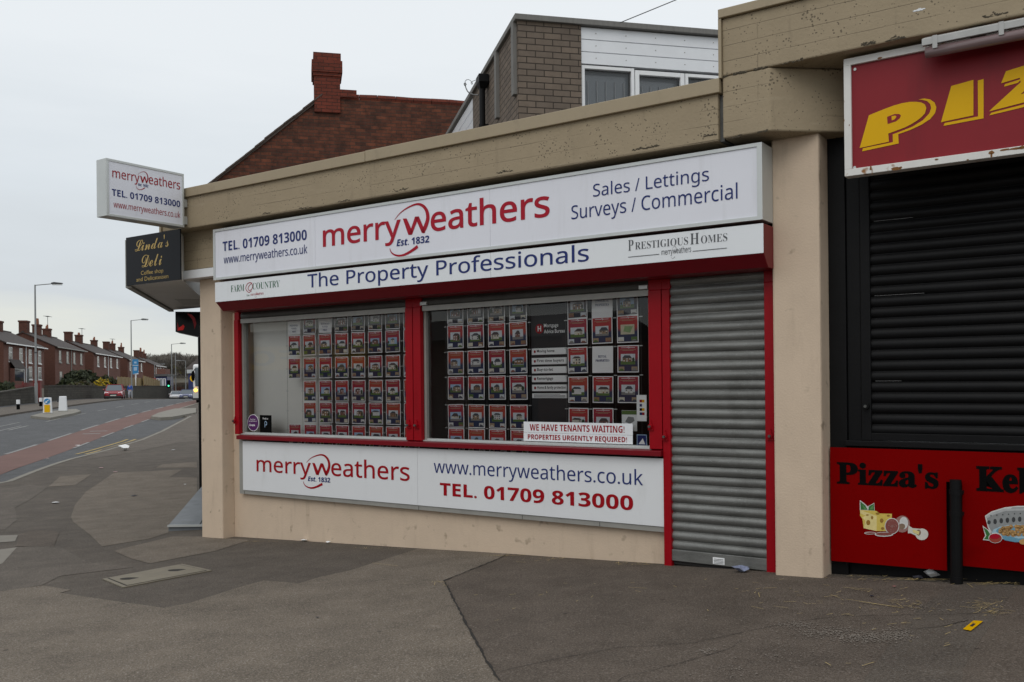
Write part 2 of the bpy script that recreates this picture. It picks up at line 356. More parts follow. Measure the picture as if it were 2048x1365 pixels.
# ------------------------------------------------------------------ builders
INFO = {}                                       # root object -> (frame, base point in that frame)
def root_of(o):
    while o.parent is not None: o = o.parent
    return o
def tag(o, label=None, cat=None, group=None, kind=None):
    for k, v in (('label', label), ('category', cat), ('group', group), ('kind', kind)):
        if v: o[k] = v
    return o
def thing(name, label, cat, base, frame=None, group=None):
    o = bpy.data.objects.new(name, None); o.empty_display_size = .2
    COL.objects.link(o)
    frame = FR if frame is None else frame
    o.matrix_world = frame @ Matrix.Translation(Vector(base))
    INFO[o.name] = (frame, Vector(base))
    return tag(o, label, cat, group)

class MB:
    def __init__(s): s.v = []; s.f = []; s.m = []; s.mats = []
    def mi(s, mat):
        if mat not in s.mats: s.mats.append(mat)
        return s.mats.index(mat)
    def face(s, pts, mat):
        k = len(s.v); s.v += [Vector(p) for p in pts]; s.f.append(list(range(k, k + len(pts)))); s.m.append(s.mi(mat)); return s
    def mesh(s, vs, fs, mat):
        k = len(s.v); s.v += [Vector(p) for p in vs]; i = s.mi(mat)
        for f in fs: s.f.append([k + j for j in f]); s.m.append(i)
        return s
    def box(s, x0, x1, y0, y1, z0, z1, mat):
        return s.mesh([(x0, y0, z0), (x1, y0, z0), (x1, y1, z0), (x0, y1, z0), (x0, y0, z1), (x1, y0, z1), (x1, y1, z1), (x0, y1, z1)],
                      [(0, 3, 2, 1), (4, 5, 6, 7), (0, 1, 5, 4), (1, 2, 6, 5), (2, 3, 7, 6), (3, 0, 4, 7)], mat)
    def prism(s, poly, d, mat, cap=True):       # poly: 3-D points of one end; d: vector to the other end
        d = Vector(d); n = len(poly); a = [Vector(p) for p in poly]; b = [p + d for p in a]
        fs = [(i, (i + 1) % n, n + (i + 1) % n, n + i) for i in range(n)]
        if cap: fs += [tuple(reversed(range(n))), tuple(range(n, 2 * n))]
        return s.mesh(a + b, fs, mat)
    def cyl(s, p0, p1, r0, mat, r1=None, n=12, cap=True):
        p0, p1 = Vector(p0), Vector(p1); r1 = r0 if r1 is None else r1
        ax = (p1 - p0).normalized(); u = ax.orthogonal().normalized(); w = ax.cross(u)
        vs = []
        for p, r in ((p0, r0), (p1, r1)):
            vs += [p + (u * math.cos(2 * math.pi * i / n) + w * math.sin(2 * math.pi * i / n)) * r for i in range(n)]
        fs = [(i, (i + 1) % n, n + (i + 1) % n, n + i) for i in range(n)]
        if cap: fs += [tuple(reversed(range(n))), tuple(range(n, 2 * n))]
        return s.mesh(vs, fs, mat)
    def tube(s, pts, r, mat, n=6):
        for a, b in zip(pts, pts[1:]): s.cyl(a, b, r, mat, n=n)
        return s
    def ball(s, c, r, mat, n=10, sc=(1, 1, 1)):
        vs, fs = [], []; rows = n // 2
        for i in range(rows + 1):
            t = math.pi * i / rows
            for j in range(n):
                a = 2 * math.pi * j / n
                vs.append((c[0] + r * sc[0] * math.sin(t) * math.cos(a), c[1] + r * sc[1] * math.sin(t) * math.sin(a), c[2] + r * sc[2] * math.cos(t)))
        for i in range(rows):
            for j in range(n): fs.append((i * n + j, (i + 1) * n + j, (i + 1) * n + (j + 1) % n, i * n + (j + 1) % n))
        return s.mesh(vs, fs, mat)
    def build(s, name, parent=None, base=None, frame=None, smooth=False, bevel=0, label=None, cat=None, group=None, kind=None):
        if parent is not None: frame, base = INFO[root_of(parent).name]
        else:
            frame = FR if frame is None else frame
            base = Vector(base) if base is not None else Vector((0, 0, 0))
        me = bpy.data.meshes.new(name)
        me.from_pydata([p - base for p in s.v], [], s.f); me.validate()
        for q in s.mats: me.materials.append(MATS[q])
        if len(me.polygons) == len(s.m):
            me.polygons.foreach_set('material_index', s.m)
        if smooth: me.polygons.foreach_set('use_smooth', [True] * len(me.polygons))
        me.update()
        o = bpy.data.objects.new(name, me); COL.objects.link(o)
        if parent is not None: o.parent = parent
        else:
            o.matrix_world = frame @ Matrix.Translation(base); INFO[o.name] = (frame, base)
        if bevel:
            bm = o.modifiers.new('edge', 'BEVEL'); bm.width = bevel; bm.segments = 2; bm.limit_method = 'ANGLE'
        return tag(o, label, cat, group, kind)

# lettering ---------------------------------------------------------
_STY = {'sans': (0x1D5A0, 0x1D5BA, 0x1D7E2), 'sansb': (0x1D5D4, 0x1D5EE, 0x1D7EC), 'sansbi': (0x1D63C, 0x1D656, 0x1D7EC), 'serifb': (0x1D400, 0x1D41A, 0x1D7CE), 'scriptb': (0x1D4D0, 0x1D4EA, 0x1D7CE)}
def styled(t, k):
    if k not in _STY: return t
    U, L_, D = _STY[k]
    return ''.join(chr(U + ord(c) - 65) if 'A' <= c <= 'Z' else chr(L_ + ord(c) - 97) if 'a' <= c <= 'z' else chr(D + ord(c) - 48) if '0' <= c <= '9' else c for c in t)
_TXT = {}
def text_mesh(body, style, off=0.0):
    """outlines of a line of type as 2-D points and faces"""
    key = (body, style, off)
    if key not in _TXT:
        cu = bpy.data.curves.new('type', 'FONT'); cu.body = styled(body, style); cu.size = 1.0; cu.offset = off; cu.resolution_u = 4
        ob = bpy.data.objects.new('type', cu); COL.objects.link(ob)
        dg = bpy.context.evaluated_depsgraph_get()
        me = bpy.data.meshes.new_from_object(ob.evaluated_get(dg))
        vs = [(v.co.x, v.co.y) for v in me.vertices]; fs = [tuple(p.vertices) for p in me.polygons]
        bpy.data.objects.remove(ob); bpy.data.curves.remove(cu); bpy.data.meshes.remove(me)
        _TXT[key] = (vs, fs)
    return _TXT[key]
def put(mb, body, style, box, at, mat, off=0.0):
    """type fitted into box (u0, z0, u1, z1); at(u, z) gives the 3-D point"""
    vs, fs = text_mesh(body, style, off)
    x0, x1 = min(v[0] for v in vs), max(v[0] for v in vs); y0, y1 = min(v[1] for v in vs), max(v[1] for v in vs)
    u0, z0, u1, z1 = box
    mb.mesh([at(u0 + (x - x0) / (x1 - x0) * (u1 - u0), z0 + (y - y0) / (y1 - y0) * (z1 - z0)) for x, y in vs], fs, mat)
    return mb
def put_words(name, parent, body, style, box, at, mat, off=0.0):
    """the same line of type, each word a part of its own"""
    vs, fs = text_mesh(body, style, off)
    xs = sorted((min(vs[i][0] for i in f), max(vs[i][0] for i in f)) for f in fs)
    runs = []
    for a, b in xs:
        if runs and a < runs[-1][1] + .20: runs[-1][1] = max(runs[-1][1], b)
        else: runs.append([a, b])
    x0, x1 = min(v[0] for v in vs), max(v[0] for v in vs); y0, y1 = min(v[1] for v in vs), max(v[1] for v in vs); u0, z0, u1, z1 = box
    for a, b in runs:
        sel = [f for f in fs if a - 1e-6 <= vs[f[0]][0] <= b + 1e-6]; idx = sorted({i for f in sel for i in f}); re_ = {i: k for k, i in enumerate(idx)}
        m_ = MB(); m_.mesh([at(u0 + (vs[i][0] - x0) / (x1 - x0) * (u1 - u0), z0 + (vs[i][1] - y0) / (y1 - y0) * (z1 - z0)) for i in idx], [tuple(re_[i] for i in f) for f in sel], mat)
        m_.build(name, parent)
def on(n): return lambda u, z: (u, -n, z)
def bb(n, l, r, b, t):                          # box from four measured points: start, end, lowest, highest
    return (fp(*l, n)[0], fp(*b, n)[1], fp(*r, n)[0], fp(*t, n)[1])
def ribbon(mb, pts, widths, at, mat):
    """tapered stroke through 2-D points"""
    P = []
    n = len(pts)
    def cr_(p0, p1, p2, p3, t): return tuple(.5 * (2 * b + (c - a) * t + (2 * a - 5 * b + 4 * c - d) * t * t + (3 * b - a - 3 * c + d) * t ** 3) for a, b, c, d in zip(p0, p1, p2, p3))
    for i in range(n - 1):
        q = [pts[max(0, i - 1)], pts[i], pts[i + 1], pts[min(n - 1, i + 2)]]
        for k in range(8): P.append(cr_(*q, k / 8) + (widths[i] + (widths[i + 1] - widths[i]) * k / 8,))
    P.append(tuple(pts[-1]) + (widths[-1],))
    vs = []
    for i, (x, y, w) in enumerate(P):
        a, b = P[max(0, i - 1)], P[min(len(P) - 1, i + 1)]
        dx, dy = b[0] - a[0], b[1] - a[1]; l = math.hypot(dx, dy) or 1
        vs += [at(x - dy / l * w / 2, y + dx / l * w / 2), at(x + dy / l * w / 2, y - dx / l * w / 2)]
    mb.mesh(vs, [(2 * i, 2 * i + 1, 2 * i + 3, 2 * i + 2) for i in range(len(P) - 1)], mat)

# the estate agent's word mark, measured once on the fascia and scaled elsewhere
_n = .256
_L0 = fp(644.2, 492.8, _n); _R0 = fp(1098, 434.4, _n); _H0 = fp(964, 395.4, _n)
def _nm(p):                                     # fascia point -> mark units (0..1 along, baseline 0)
    w_ = _R0[0] - _L0[0]; q = fp(*p, _n)
    return ((q[0] - _L0[0]) / w_, (q[1] - _L0[1]) / w_)
_HT = (_H0[1] - _L0[1]) / (_R0[0] - _L0[0])
_MERRY = (_nm((644.2, 480))[0], _nm((770, 492.8))[1], _nm((800, 440))[0], _nm((795, 439))[1])
_W = [[_nm(p) for p in q] for q in ((( 804.1, 437.4), (811.8, 437.0), (823.6, 463.5), (820.5, 469.9), (815.2, 469.9)), ((816.4, 469.9), (822.4, 469.6), (836.4, 432.9), (828.6, 433.4)), ((828.4, 433.4), (836.2, 432.9), (847.2, 458.5), (848.4, 465.6), (842.2, 466.2)))]
_EATH = (_nm((860, 450))[0], _nm((877, 462.3))[1], _nm((1098, 420))[0], _nm((964, 395.4))[1])
_EST = (_nm((791.4, 480))[0], _nm((793.8, 492.8))[1], _nm((857, 475))[0], _nm((853, 471.3))[1])
_ARC1 = [_nm(p) for p in ((787.7, 440), (798, 427), (813, 416), (831, 408.6), (843, 411), (851.5, 421), (854.2, 436), (850, 452), (843.5, 465))]
_ARC2 = [_nm(p) for p in ((778, 497), (782, 506), (792, 511.2), (805, 510.5), (820, 503), (834, 493))]
def mark(mb, x0, x1, zb, zt, at, red='logo_red', blue='navy', est=True, off=.012):
    """merryweathers mark: x0..x1 along, baseline zb, top of the h zt"""
    k = x1 - x0; kz = (zt - zb) / _HT
    def A(u, v): return at(u, v)
    def B(b): return (x0 + b[0] * k, zb + b[1] * kz, x0 + b[2] * k, zb + b[3] * kz)
    put(mb, 'merry', 'sans', B(_MERRY), A, red, off)
    for k_, q in enumerate(_W): mb.face([tuple(at(x0 + p[0] * k, zb + p[1] * kz)) for p in q], red)
    put(mb, 'eathers', 'sans', B(_EATH), A, red, off)
    S = lambda q: [(x0 + p[0] * k, zb + p[1] * kz) for p in q]
    at2 = lambda u, v: tuple(Vector(at(u, v)) + Vector((0, 0, 0)))
    ribbon(mb, S(_ARC1), [w * k for w in (.0015, .003, .005, .007, .010, .013, .0155, .0165, .0155)], at2, red)
    ribbon(mb, S(_ARC2), [w * k for w in (.002, .0045, .0065, .008, .010, .012)], at2, red)
    if est: put(mb, 'Est. 1832', 'sansbi', B(_EST), A, blue, .01)

def slats(mb, x0, x1, z0, z1, y, pitch, depth, mat):
    """roller shutter curtain: rounded laths with a groove between"""
    prof = []
    z = z0; rs = random.Random(int(x0 * 100)); y_ = y
    while z < z1 - pitch * .5:
        y = y_ + rs.uniform(-.0022, .0022)
        for t, d in ((0, .0), (.06, .25), (.2, .75), (.42, 1.0), (.62, .9), (.8, .5), (.9, .15), (.93, -.1), (.985, -.1)): prof.append((y - depth * d, z + t * pitch))
        z += pitch
    n = len(prof)
    mb.mesh([(x0, a, b) for a, b in prof] + [(x1, a, b) for a, b in prof], [(i, n + i, n + i + 1, i + 1) for i in range(n - 1)], mat)

def sheet(name, polys, dz, mat, label=None, kind='structure', step=.5, cat=None):
    """flat patches laid over the ground: polys in world XY; each follows the ground height plus dz"""
    bm = bmesh.new()
    for pl in polys:
        vs = [bm.verts.new((p[0], p[1], 0)) for p in pl]
        bm.faces.new(vs)
    bm.normal_update()
    bmesh.ops.triangulate(bm, faces=bm.faces[:])
    for _ in range(7):
        es = [q for q in bm.edges if q.calc_length() > step * max(1, (q.verts[0].co.length) / 18)]
        if not es: break
        bmesh.ops.subdivide_edges(bm, edges=es, cuts=1)
        bmesh.ops.triangulate(bm, faces=[f for f in bm.faces if len(f.verts) > 3])
    for v in bm.verts: v.co.z = G(v.co.x, v.co.y) + dz
    for f in bm.faces:
        f.normal_update()
        if f.normal.z < 0: f.normal_flip()
    me = bpy.data.meshes.new(name); bm.to_mesh(me); bm.free()
    me.materials.append(MATS[mat])
    o = bpy.data.objects.new(name, me); COL.objects.link(o); INFO[o.name] = (WD, Vector((0, 0, 0)))
    return tag(o, label, cat, None, kind)
def gpoly(*pts): return [tuple(gp(*p)[:2]) for p in pts]

# ------------------------------------------------------------------ ground, road, pavements
def grid(name, xs, ys, zf, mat):
    nx = len(xs)
    mb = MB(); vs = [(x, y, zf(x, y)) for y in ys for x in xs]
    fs = [(j * nx + i, j * nx + i + 1, (j + 1) * nx + i + 1, (j + 1) * nx + i) for j in range(len(ys) - 1) for i in range(nx - 1)]
    mb.mesh(vs, fs, mat)
    return mb.build(name, base=(0, 0, 0), frame=ST, smooth=True, kind='structure')
def steps(a, b, fine0, fine1, h, H):
    out = []; x = a
    while x < b:
        out.append(x)
        d = 0 if fine0 <= x <= fine1 else min(abs(x - fine0), abs(x - fine1))
        x += h + (H - h) * min(1, d / 60)
    return out + [b]
def hill(xs, ys):                               # open ground beyond the street, rising to the far wood
    z = GS(max(-60, min(40, xs)), ys) - .16
    z += 7.5 * smooth(215, 330, ys) * smooth(-150, -40, xs) + 2 * smooth(400, 900, ys)
    return z
grid('ground', steps(-420, 300, -30, 10, 1.0, 30), steps(-70, 900, -5, 60, 1.0, 30), hill, 'earth')
def kerbx(Y):                                   # near kerb as X over Y
    T = ((-12, -60), (12, -34), (17, -20), (19.5, -14.2), (21.7, -7.04 - .229 * 21.7), (24, -6.95 - .229 * 24), (27, -6.8 - .229 * 27), (30, -6.35 - .229 * 30), (34, -5.9 - .229 * 34), (38, -5.75 - .229 * 38), (48.6, -5.85 - .229 * 48.6), (49.4, -7.5 - .229 * 49.4), (52, -7.75 - .229 * 52), (170, -7.8 - .229 * 170))
    for (a, xa), (b, xb) in zip(T, T[1:]):
        if Y <= b: return xa + (xb - xa) * (Y - a) / (b - a)
    return T[-1][1]
ROWS = [-12, -8, -4, -2, 0, 2, 3] + [3.5 + .5 * i for i in range(50)] + [29, 30, 31, 32, 34, 36, 38, 40, 42, 44, 46, 48, 48.6, 49, 49.4, 50, 52] + list(range(54, 172, 4))
KOFF = [0, .15] + [.15 + .5 * i for i in range(1, 34)] + [18, 20, 24, 30, 40, 60]
mb = MB(); nx = len(KOFF)
vs = [(kerbx(y) + k, y, G(kerbx(y) + k, y)) for y in ROWS for k in KOFF[1:]]
fs = [(j * (nx - 1) + i, j * (nx - 1) + i + 1, (j + 1) * (nx - 1) + i + 1, (j + 1) * (nx - 1) + i) for j in range(len(ROWS) - 1) for i in range(nx - 2)]
mb.mesh(vs, fs, 'pavement_dark')
mb.build('pavement', frame=WD, smooth=True, kind='structure')
mb = MB()
KR = [17 + .5 * i for i in range(60)] + [47.5, 48, 48.6, 49, 49.4, 50] + list(range(52, 172, 2))
vs = []
for y in KR:
    x = kerbx(y); g = G(x, y)
    vs += [(x - .0, y, g - .14), (x - .0, y, g + .004), (x + .16, y, g + .006)]
mb.mesh(vs, [(3 * j + i, 3 * j + i + 1, 3 * j + i + 4, 3 * j + i + 3) for j in range(len(KR) - 1) for i in (0, 1)], 'kerb')
mb.build('kerb', frame=WD, kind='structure')
def rc(c): return c * .9748
road = grid('road', [-170, -120, -80, -50, -35, -28, -22] + [rc(-17.2) + .55 * i for i in range(24)] + [0, 6, 14, 30], [-60, -30, -15, -5] + [2 * i for i in range(90)] + [190, 210, 240], lambda x, y: G(*(sw * x + sv * y)[:2]) - .075, 'road_asphalt')
mb = MB()                                       # pavement on the far side with its kerb face
ys = [36 + 2 * i for i in range(85)]
FC = rc(-16.6)
vs = []
for y in ys:
    for x, dz in ((FC, -.1), (FC, .03), (FC - .15, .03), (FC - 1.4, .04), (FC - 3.0, .05), (FC - 4.4, .05)): vs.append((x, y, GS(x, y) + dz))
mb.mesh(vs, [(6 * j + i, 6 * j + 6 + i, 6 * j + 7 + i, 6 * j + 1 + i) for j in range(len(ys) - 1) for i in range(5)], 'pavement_mid')
mb.build('far_pavement', frame=ST, smooth=False, kind='structure')

def strip(name, c0, c1, y0, y1, dz, mat, kind='structure'):
    mb = MB(); n = max(2, int((y1 - y0) / 1.0)); vs = []
    for i in range(n + 1):
        y = y0 + (y1 - y0) * i / n
        for c in (c0, c1):
            x = rc(c); vs.append((x, y, GS(x, y) - .075 + dz))
    mb.mesh(vs, [(2 * i, 2 * i + 1, 2 * i + 3, 2 * i + 2) for i in range(n)], mat)
    return mb
strip('cycle_lane', -9.4, -7.75, 12, 120, .005, 'red_lane').build('cycle_lane', frame=ST, kind='structure')
mb = MB()
def dash(c, w_, y0, y1, mat='line_white', dz=.011):
    s_ = strip('', c - w_ / 2, c + w_ / 2, y0, y1, dz, mat); mb.mesh(s_.v, s_.f, mat)
y = 22
while y < 110:
    dash(-9.45, .14, y, y + 3.6); y += 5.2
y = 34
while y < 110:
    dash(-7.75, .11, y, y + 2.4); y += 4.6
for y in range(44, 110, 6): dash(-12.7, .13, y, y + 3)
for a, b in ((38, 44), (46, 50)): dash(-14.2 + .3, .12, a, b)
dash(-13.0, .12, 38, 47); dash(-15.2, .1, 40, 46)
for y in (40.5, 41.9): dash(-8.55, .7, y, y + .25)
mb.build('road_markings', frame=ST, kind='structure')
mb = MB()
for off in (-.42, -.72):
    vs = []
    for i in range(25):
        Y = 29.3 + 5.6 * i / 24; x = kerbx(Y) + off
        vs += [(x, Y, G(x, Y) - .063), (x + .11, Y, G(x + .11, Y) - .063)]
    mb.mesh(vs, [(2 * i, 2 * i + 1, 2 * i + 3, 2 * i + 2) for i in range(24)], 'line_yellow')
mb.build('yellow_road_markings', frame=WD, kind='structure')

# worn and re-laid patches of the pavement
sheet('pavement_patch', [gpoly((-60, 1196), (0, 1184), (85, 1172), (142, 1181), (120, 1187), (235, 1204), (328, 1217), (380, 1207), (470, 1178), (528, 1162), (598, 1168), (640, 1155), (700, 1142), (838, 1098), (1012, 1108), (990, 1122), (930, 1146), (888, 1163), (893, 1172), (905, 1196), (922, 1229), (945, 1272), (972, 1322), (1002, 1369), (1030, 1420), (-60, 1420))], .004, 'pavement_light')
sheet('pavement_patch', [gpoly((1012, 1108), (990, 1122), (930, 1146), (888, 1163), (893, 1172), (905, 1196), (922, 1229), (945, 1272), (972, 1322), (1002, 1369), (1030, 1420), (1690, 1420), (1750, 1330), (1835, 1222), (1905, 1168), (1662, 1155), (1660, 1150), (1330, 1132))], .004, 'pavement_brown')
sheet('pavement_patch', [gpoly((1905, 1168), (1835, 1222), (1750, 1330), (1690, 1420), (1925, 1420), (1925, 1340), (1975, 1260), (2015, 1200), (2040, 1172))], .005, 'pavement_dark')
sheet('pavement_patch', [gpoly((2040, 1172), (2015, 1200), (1975, 1260), (1925, 1340), (1925, 1420), (2200, 1420), (2200, 1180))], .004, 'pavement_brown')
sheet('pavement_patch', [gpoly((228, 946), (365, 940), (338, 955), (394, 956), (394, 985), (337, 1055), (337, 1066), (300, 1078), (204, 1094), (180, 1070), (146, 1044), (142, 1034), (150, 1010), (172, 984))], .004, 'pavement_light')
sheet('pavement_patch', [gpoly((228, 1103), (262, 1094), (345, 1074), (411, 1074), (468, 1079), (500, 1081), (430, 1103), (300, 1128), (262, 1118))], .004, 'pavement_light')
sheet('pavement_patch', [gpoly((120, 954), (183, 949), (150, 971), (97, 974))], .004, 'pavement_light')
sheet('pavement_patch', [gpoly((-30, 1100), (85, 1092), (120, 1095), (175, 1125), (270, 1135), (120, 1153), (85, 1171), (-30, 1190))], .0035, 'pavement_mid')
sheet('pavement_patch', [gpoly((-40, 985), (60, 970), (95, 975), (60, 1000), (30, 1016), (34, 1040), (10, 1060), (-40, 1062))], .004, 'pavement_mid')
sheet('pavement_patch', [gpoly((36, 1070), (34, 1086), (30, 1094), (108, 1094), (118, 1066), (98, 1061), (60, 1062))], .005, 'pavement_brown')
sheet('pavement_patch', [gpoly((205, 899), (293, 874), (325, 861), (394, 824), (394, 882), (350, 887), (270, 905), (165, 921))], .0045, 'pavement_mid')
sheet('pavement_patch', [gpoly((325, 929), (394, 924), (394, 936), (312, 936))], .004, 'pavement_light')
sheet('paving_slab', [gpoly((-30, 1104), (34, 1096), (5, 1128), (-30, 1140))], .006, 'slab')
sheet('paving_slab', [gpoly((-30, 1073), (36, 1071), (30, 1084), (-30, 1088))], .006, 'slab')
def crack(pts, w_, mat='crack', name='pavement_crack'):
    P = [gp(*p) for p in pts]; Q = []
    rnd = random.Random(len(pts) * 7 + int(pts[0][0]))
    for a, b in zip(P, P[1:]):
        k = max(1, int((b - a).length / .05))
        for i in range(k):
            p = a.lerp(b, i / k); Q.append((p.x + rnd.uniform(-.006, .006), p.y + rnd.uniform(-.006, .006)))
    vs = []
    for i, (x, y) in enumerate(Q):
        a, b = Q[max(0, i - 1)], Q[min(len(Q) - 1, i + 1)]
        dx, dy = b[0] - a[0], b[1] - a[1]; l = math.hypot(dx, dy) or 1; h = w_ * rnd.uniform(.3, 1.0) / 2
        for sgn in (1, -1):
            X, Y = x - sgn * dy / l * h, y + sgn * dx / l * h; vs.append((X, Y, G(X, Y) + .0085))
    m_ = MB().mesh(vs, [(2 * i, 2 * i + 1, 2 * i + 3, 2 * i + 2) for i in range(len(Q) - 1)], mat)
    m_.build(name, frame=WD, kind='structure')
crack([(1012, 1112), (990, 1122), (930, 1146), (888, 1163), (893, 1172), (905, 1196), (922, 1229), (945, 1272), (972, 1322), (1002, 1369)], .022)
crack([(1002, 1345), (1090, 1325), (1180, 1308), (1240, 1297), (1300, 1295), (1390, 1288), (1480, 1268), (1590, 1245), (1680, 1235), (1830, 1232), (1930, 1230), (2040, 1222)], .006)
crack([(1235, 1365), (1262, 1352), (1300, 1345), (1460, 1300), (1490, 1278)], .006)
crack([(1790, 1264), (1880, 1256), (1950, 1240)], .008)
# ------------------------------------------------------------------ the estate agent's shop
shop = thing('shop_building', 'single storey shop with tan concrete beam, red window frames and closed steel door shutter', 'building', (0, 0, 0))
mb = MB()
mb.box(-.36, 7.315, -.30, .5, 3.69, 4.10, 'concrete')
mb.build('concrete_beam', shop, bevel=.012)
mb = MB(); mb.box(-.40, 3.3, -.335, .3, 4.085, 4.20, 'coping'); mb.box(3.306, 7.34, -.335, .3, 4.085, 4.205, 'coping')
mb.build('coping', shop, bevel=.006)
MB().box(-.395, -.36, -.325, .3, 3.69, 4.085, 'coping').build('beam_end_trim', shop)
MB().box(7.315, 7.355, -.255, .4, 3.69, 4.08, 'galv_dark').build('movement_joint', shop)
MB().box(-.30, .64, -.10, .3, 3.20, 3.69, 'concrete').build('pier_head', shop)
MB().box(-.30, .60, -.145, .2, 3.075, 3.185, 'white').build('head_trim', shop, bevel=.004)
mb = MB(); mb.box(-.005, .42, 0, .45, -.7, 3.075, 'render'); mb.build('pier', shop, bevel=.015)
MB().box(7.66, 8.06, 0, .26, -.4, 3.71, 'render').build('pier', shop, bevel=.02)
MB().box(.42, 6.59, .19, .34, -.7, .285, 'render').build('plinth', shop, bevel=.008)
mb = MB(); mb.box(.42, .60, .19, .40, .285, 2.62, 'render'); mb.build('reveal', shop)
# roof deck and inner room
mb = MB()
mb.box(-.3, 8.0, .5, 9.0, 3.6, 3.75, 'felt'); mb.build('roof', shop)
room = MB()
room.face([(.625, .36, -.1), (1.75, .62, -.1), (1.75, .62, 2.75), (.625, .36, 2.75)], 'inside_wall'); room.face([(1.75, .62, -.1), (1.75, 3.6, -.1), (1.75, 3.6, 2.75), (1.75, .62, 2.75)], 'inside_wall')
room.build('partition_wall', shop)
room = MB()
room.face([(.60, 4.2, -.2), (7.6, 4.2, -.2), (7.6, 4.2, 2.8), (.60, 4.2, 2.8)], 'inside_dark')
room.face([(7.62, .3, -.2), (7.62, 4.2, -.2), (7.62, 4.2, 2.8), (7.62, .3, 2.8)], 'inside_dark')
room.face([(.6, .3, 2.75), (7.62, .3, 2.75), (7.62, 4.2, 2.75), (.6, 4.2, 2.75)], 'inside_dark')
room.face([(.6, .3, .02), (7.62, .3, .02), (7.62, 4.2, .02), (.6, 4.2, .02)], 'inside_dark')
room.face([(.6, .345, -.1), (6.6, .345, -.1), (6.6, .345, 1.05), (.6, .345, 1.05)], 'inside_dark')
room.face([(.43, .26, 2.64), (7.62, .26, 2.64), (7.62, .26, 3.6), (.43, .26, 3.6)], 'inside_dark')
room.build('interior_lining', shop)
# shutter housing: red box with a sloping lower lip
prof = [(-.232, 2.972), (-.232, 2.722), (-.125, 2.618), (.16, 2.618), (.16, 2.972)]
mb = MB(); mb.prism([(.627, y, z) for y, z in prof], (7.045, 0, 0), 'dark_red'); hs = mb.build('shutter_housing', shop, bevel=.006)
# windows: frames as parts, glass as sub-parts
def window(s0, s1):
    m_ = MB(); z0, z1 = 1.05, 2.62
    m_.box(s0, s0 + .03, .165, .245, z0, z1, 'alu_dull'); m_.box(s1 - .03, s1, .165, .245, z0, z1, 'alu_dull')
    m_.box(s0 + .03, s1 - .03, .165, .245, z0, z0 + .024, 'alu'); m_.box(s0 + .03, s1 - .03, .165, .245, z1 - .04, z1, 'alu_dull')
    w_ = m_.build('window', shop)
    g_ = MB().face([(s0 + .025, .205, z0 + .02), (s1 - .025, .205, z0 + .02), (s1 - .025, .205, z1 - .03), (s0 + .025, .205, z1 - .03)], 'window_glass')
    g_.build('glass', w_)
    m_ = MB(); m_.box(s0 - .0, s1 + .0, .135, .163, z0 - .004, z0 + .008, 'alu'); m_.build('sill_trim', w_)
    return w_
window(.632, 3.47); window(3.69, 6.452)
def curtain(s0, s1, zb, zt, first):
    m_ = MB(); m_.box(s0, s1, .128, .150, zb, zb + .055, 'alu_dull')
    slats(m_, s0, s1, zb + .055, zt, .145, .086, .016, 'galv_dark')
    c_ = m_.build('window_shutter', shop)
    return c_
curtain(.655, 3.46, 2.475, 2.66, True); curtain(3.70, 6.445, 2.475, 2.66, False)
for s_ in (3.735, 6.40):
    MB().box(s_ - .045, s_ + .045, .10, .127, 2.535, 2.575, 'alu').build('shutter_stop', shop, bevel=.006)
def guide(s0, s1, z0, z1, y0=.105, name='shutter_guide'):
    m_ = MB(); m_.box(s0, s1, y0, .164, z0, z1, 'red_paint'); m_.box(s0 - .004, s1 + .004, y0 + .012, .162, z1, z1 + .10, 'red_paint')
    return m_.build(name, shop, bevel=.005)
def bolt(g_, s_, z, y0=.105):
    m_ = MB(); m_.cyl((s_, y0, z), (s_, y0 - .03, z), .022, 'red_paint', n=10); m_.cyl((s_, y0 - .03, z), (s_, y0 - .05, z), .012, 'galv_dark', n=8)
    m_.prism([(s_ - .028, y0 - .001, z - .035), (s_ + .028, y0 - .001, z - .035), (s_, y0 - .001, z + .06)], (0, -.014, 0), 'red_paint')
    m_.build('bullet_lock', g_)
g1 = guide(.548, .630, 1.05, 2.52); bolt(g1, .565, 1.22)
g2 = guide(3.468, 3.572, 1.05, 2.52); bolt(g2, 3.52, 1.22)
g3 = guide(3.582, 3.688, 1.05, 2.52); bolt(g3, 3.63, 1.22)
g4 = guide(6.45, 6.58, 1.05, 2.52); bolt(g4, 6.47, 1.26)
g5 = guide(6.588, 6.662, -.06, 2.52); bolt(g5, 6.615, 1.17)
g6 = guide(7.55, 7.658, -.02, 2.52); bolt(g6, 7.60, 1.20)
MB().prism([(.63, .06, .988), (.63, .06, 1.036), (.63, .164, 1.046), (.63, .164, .988)], (5.955, 0, 0), 'dark_red').build('window_sill', shop, bevel=.004)
# steel door shutter
m_ = MB(); slats(m_, 6.655, 7.56, .135, 2.64, .152, .0862, .023, 'galv'); ds = m_.build('door_shutter', shop, smooth=True)
MB().box(6.65, 7.556, .118, .150, .035, .137, 'galv').build('bottom_rail', ds, bevel=.004)
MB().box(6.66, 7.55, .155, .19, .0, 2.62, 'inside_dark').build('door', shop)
# panel surround below the windows
m_ = MB(); m_.box(.605, .682, .128, .188, .285, .985, 'alu_dull'); m_.box(.682, 6.588, .128, .188, .285, .333, 'alu_dull')
for s_ in (.70, 3.62, 5.0, 5.9): m_.box(s_, s_ + .006, .126, .128, .285, .325, 'galv_dark')
m_.build('panel_surround', shop)

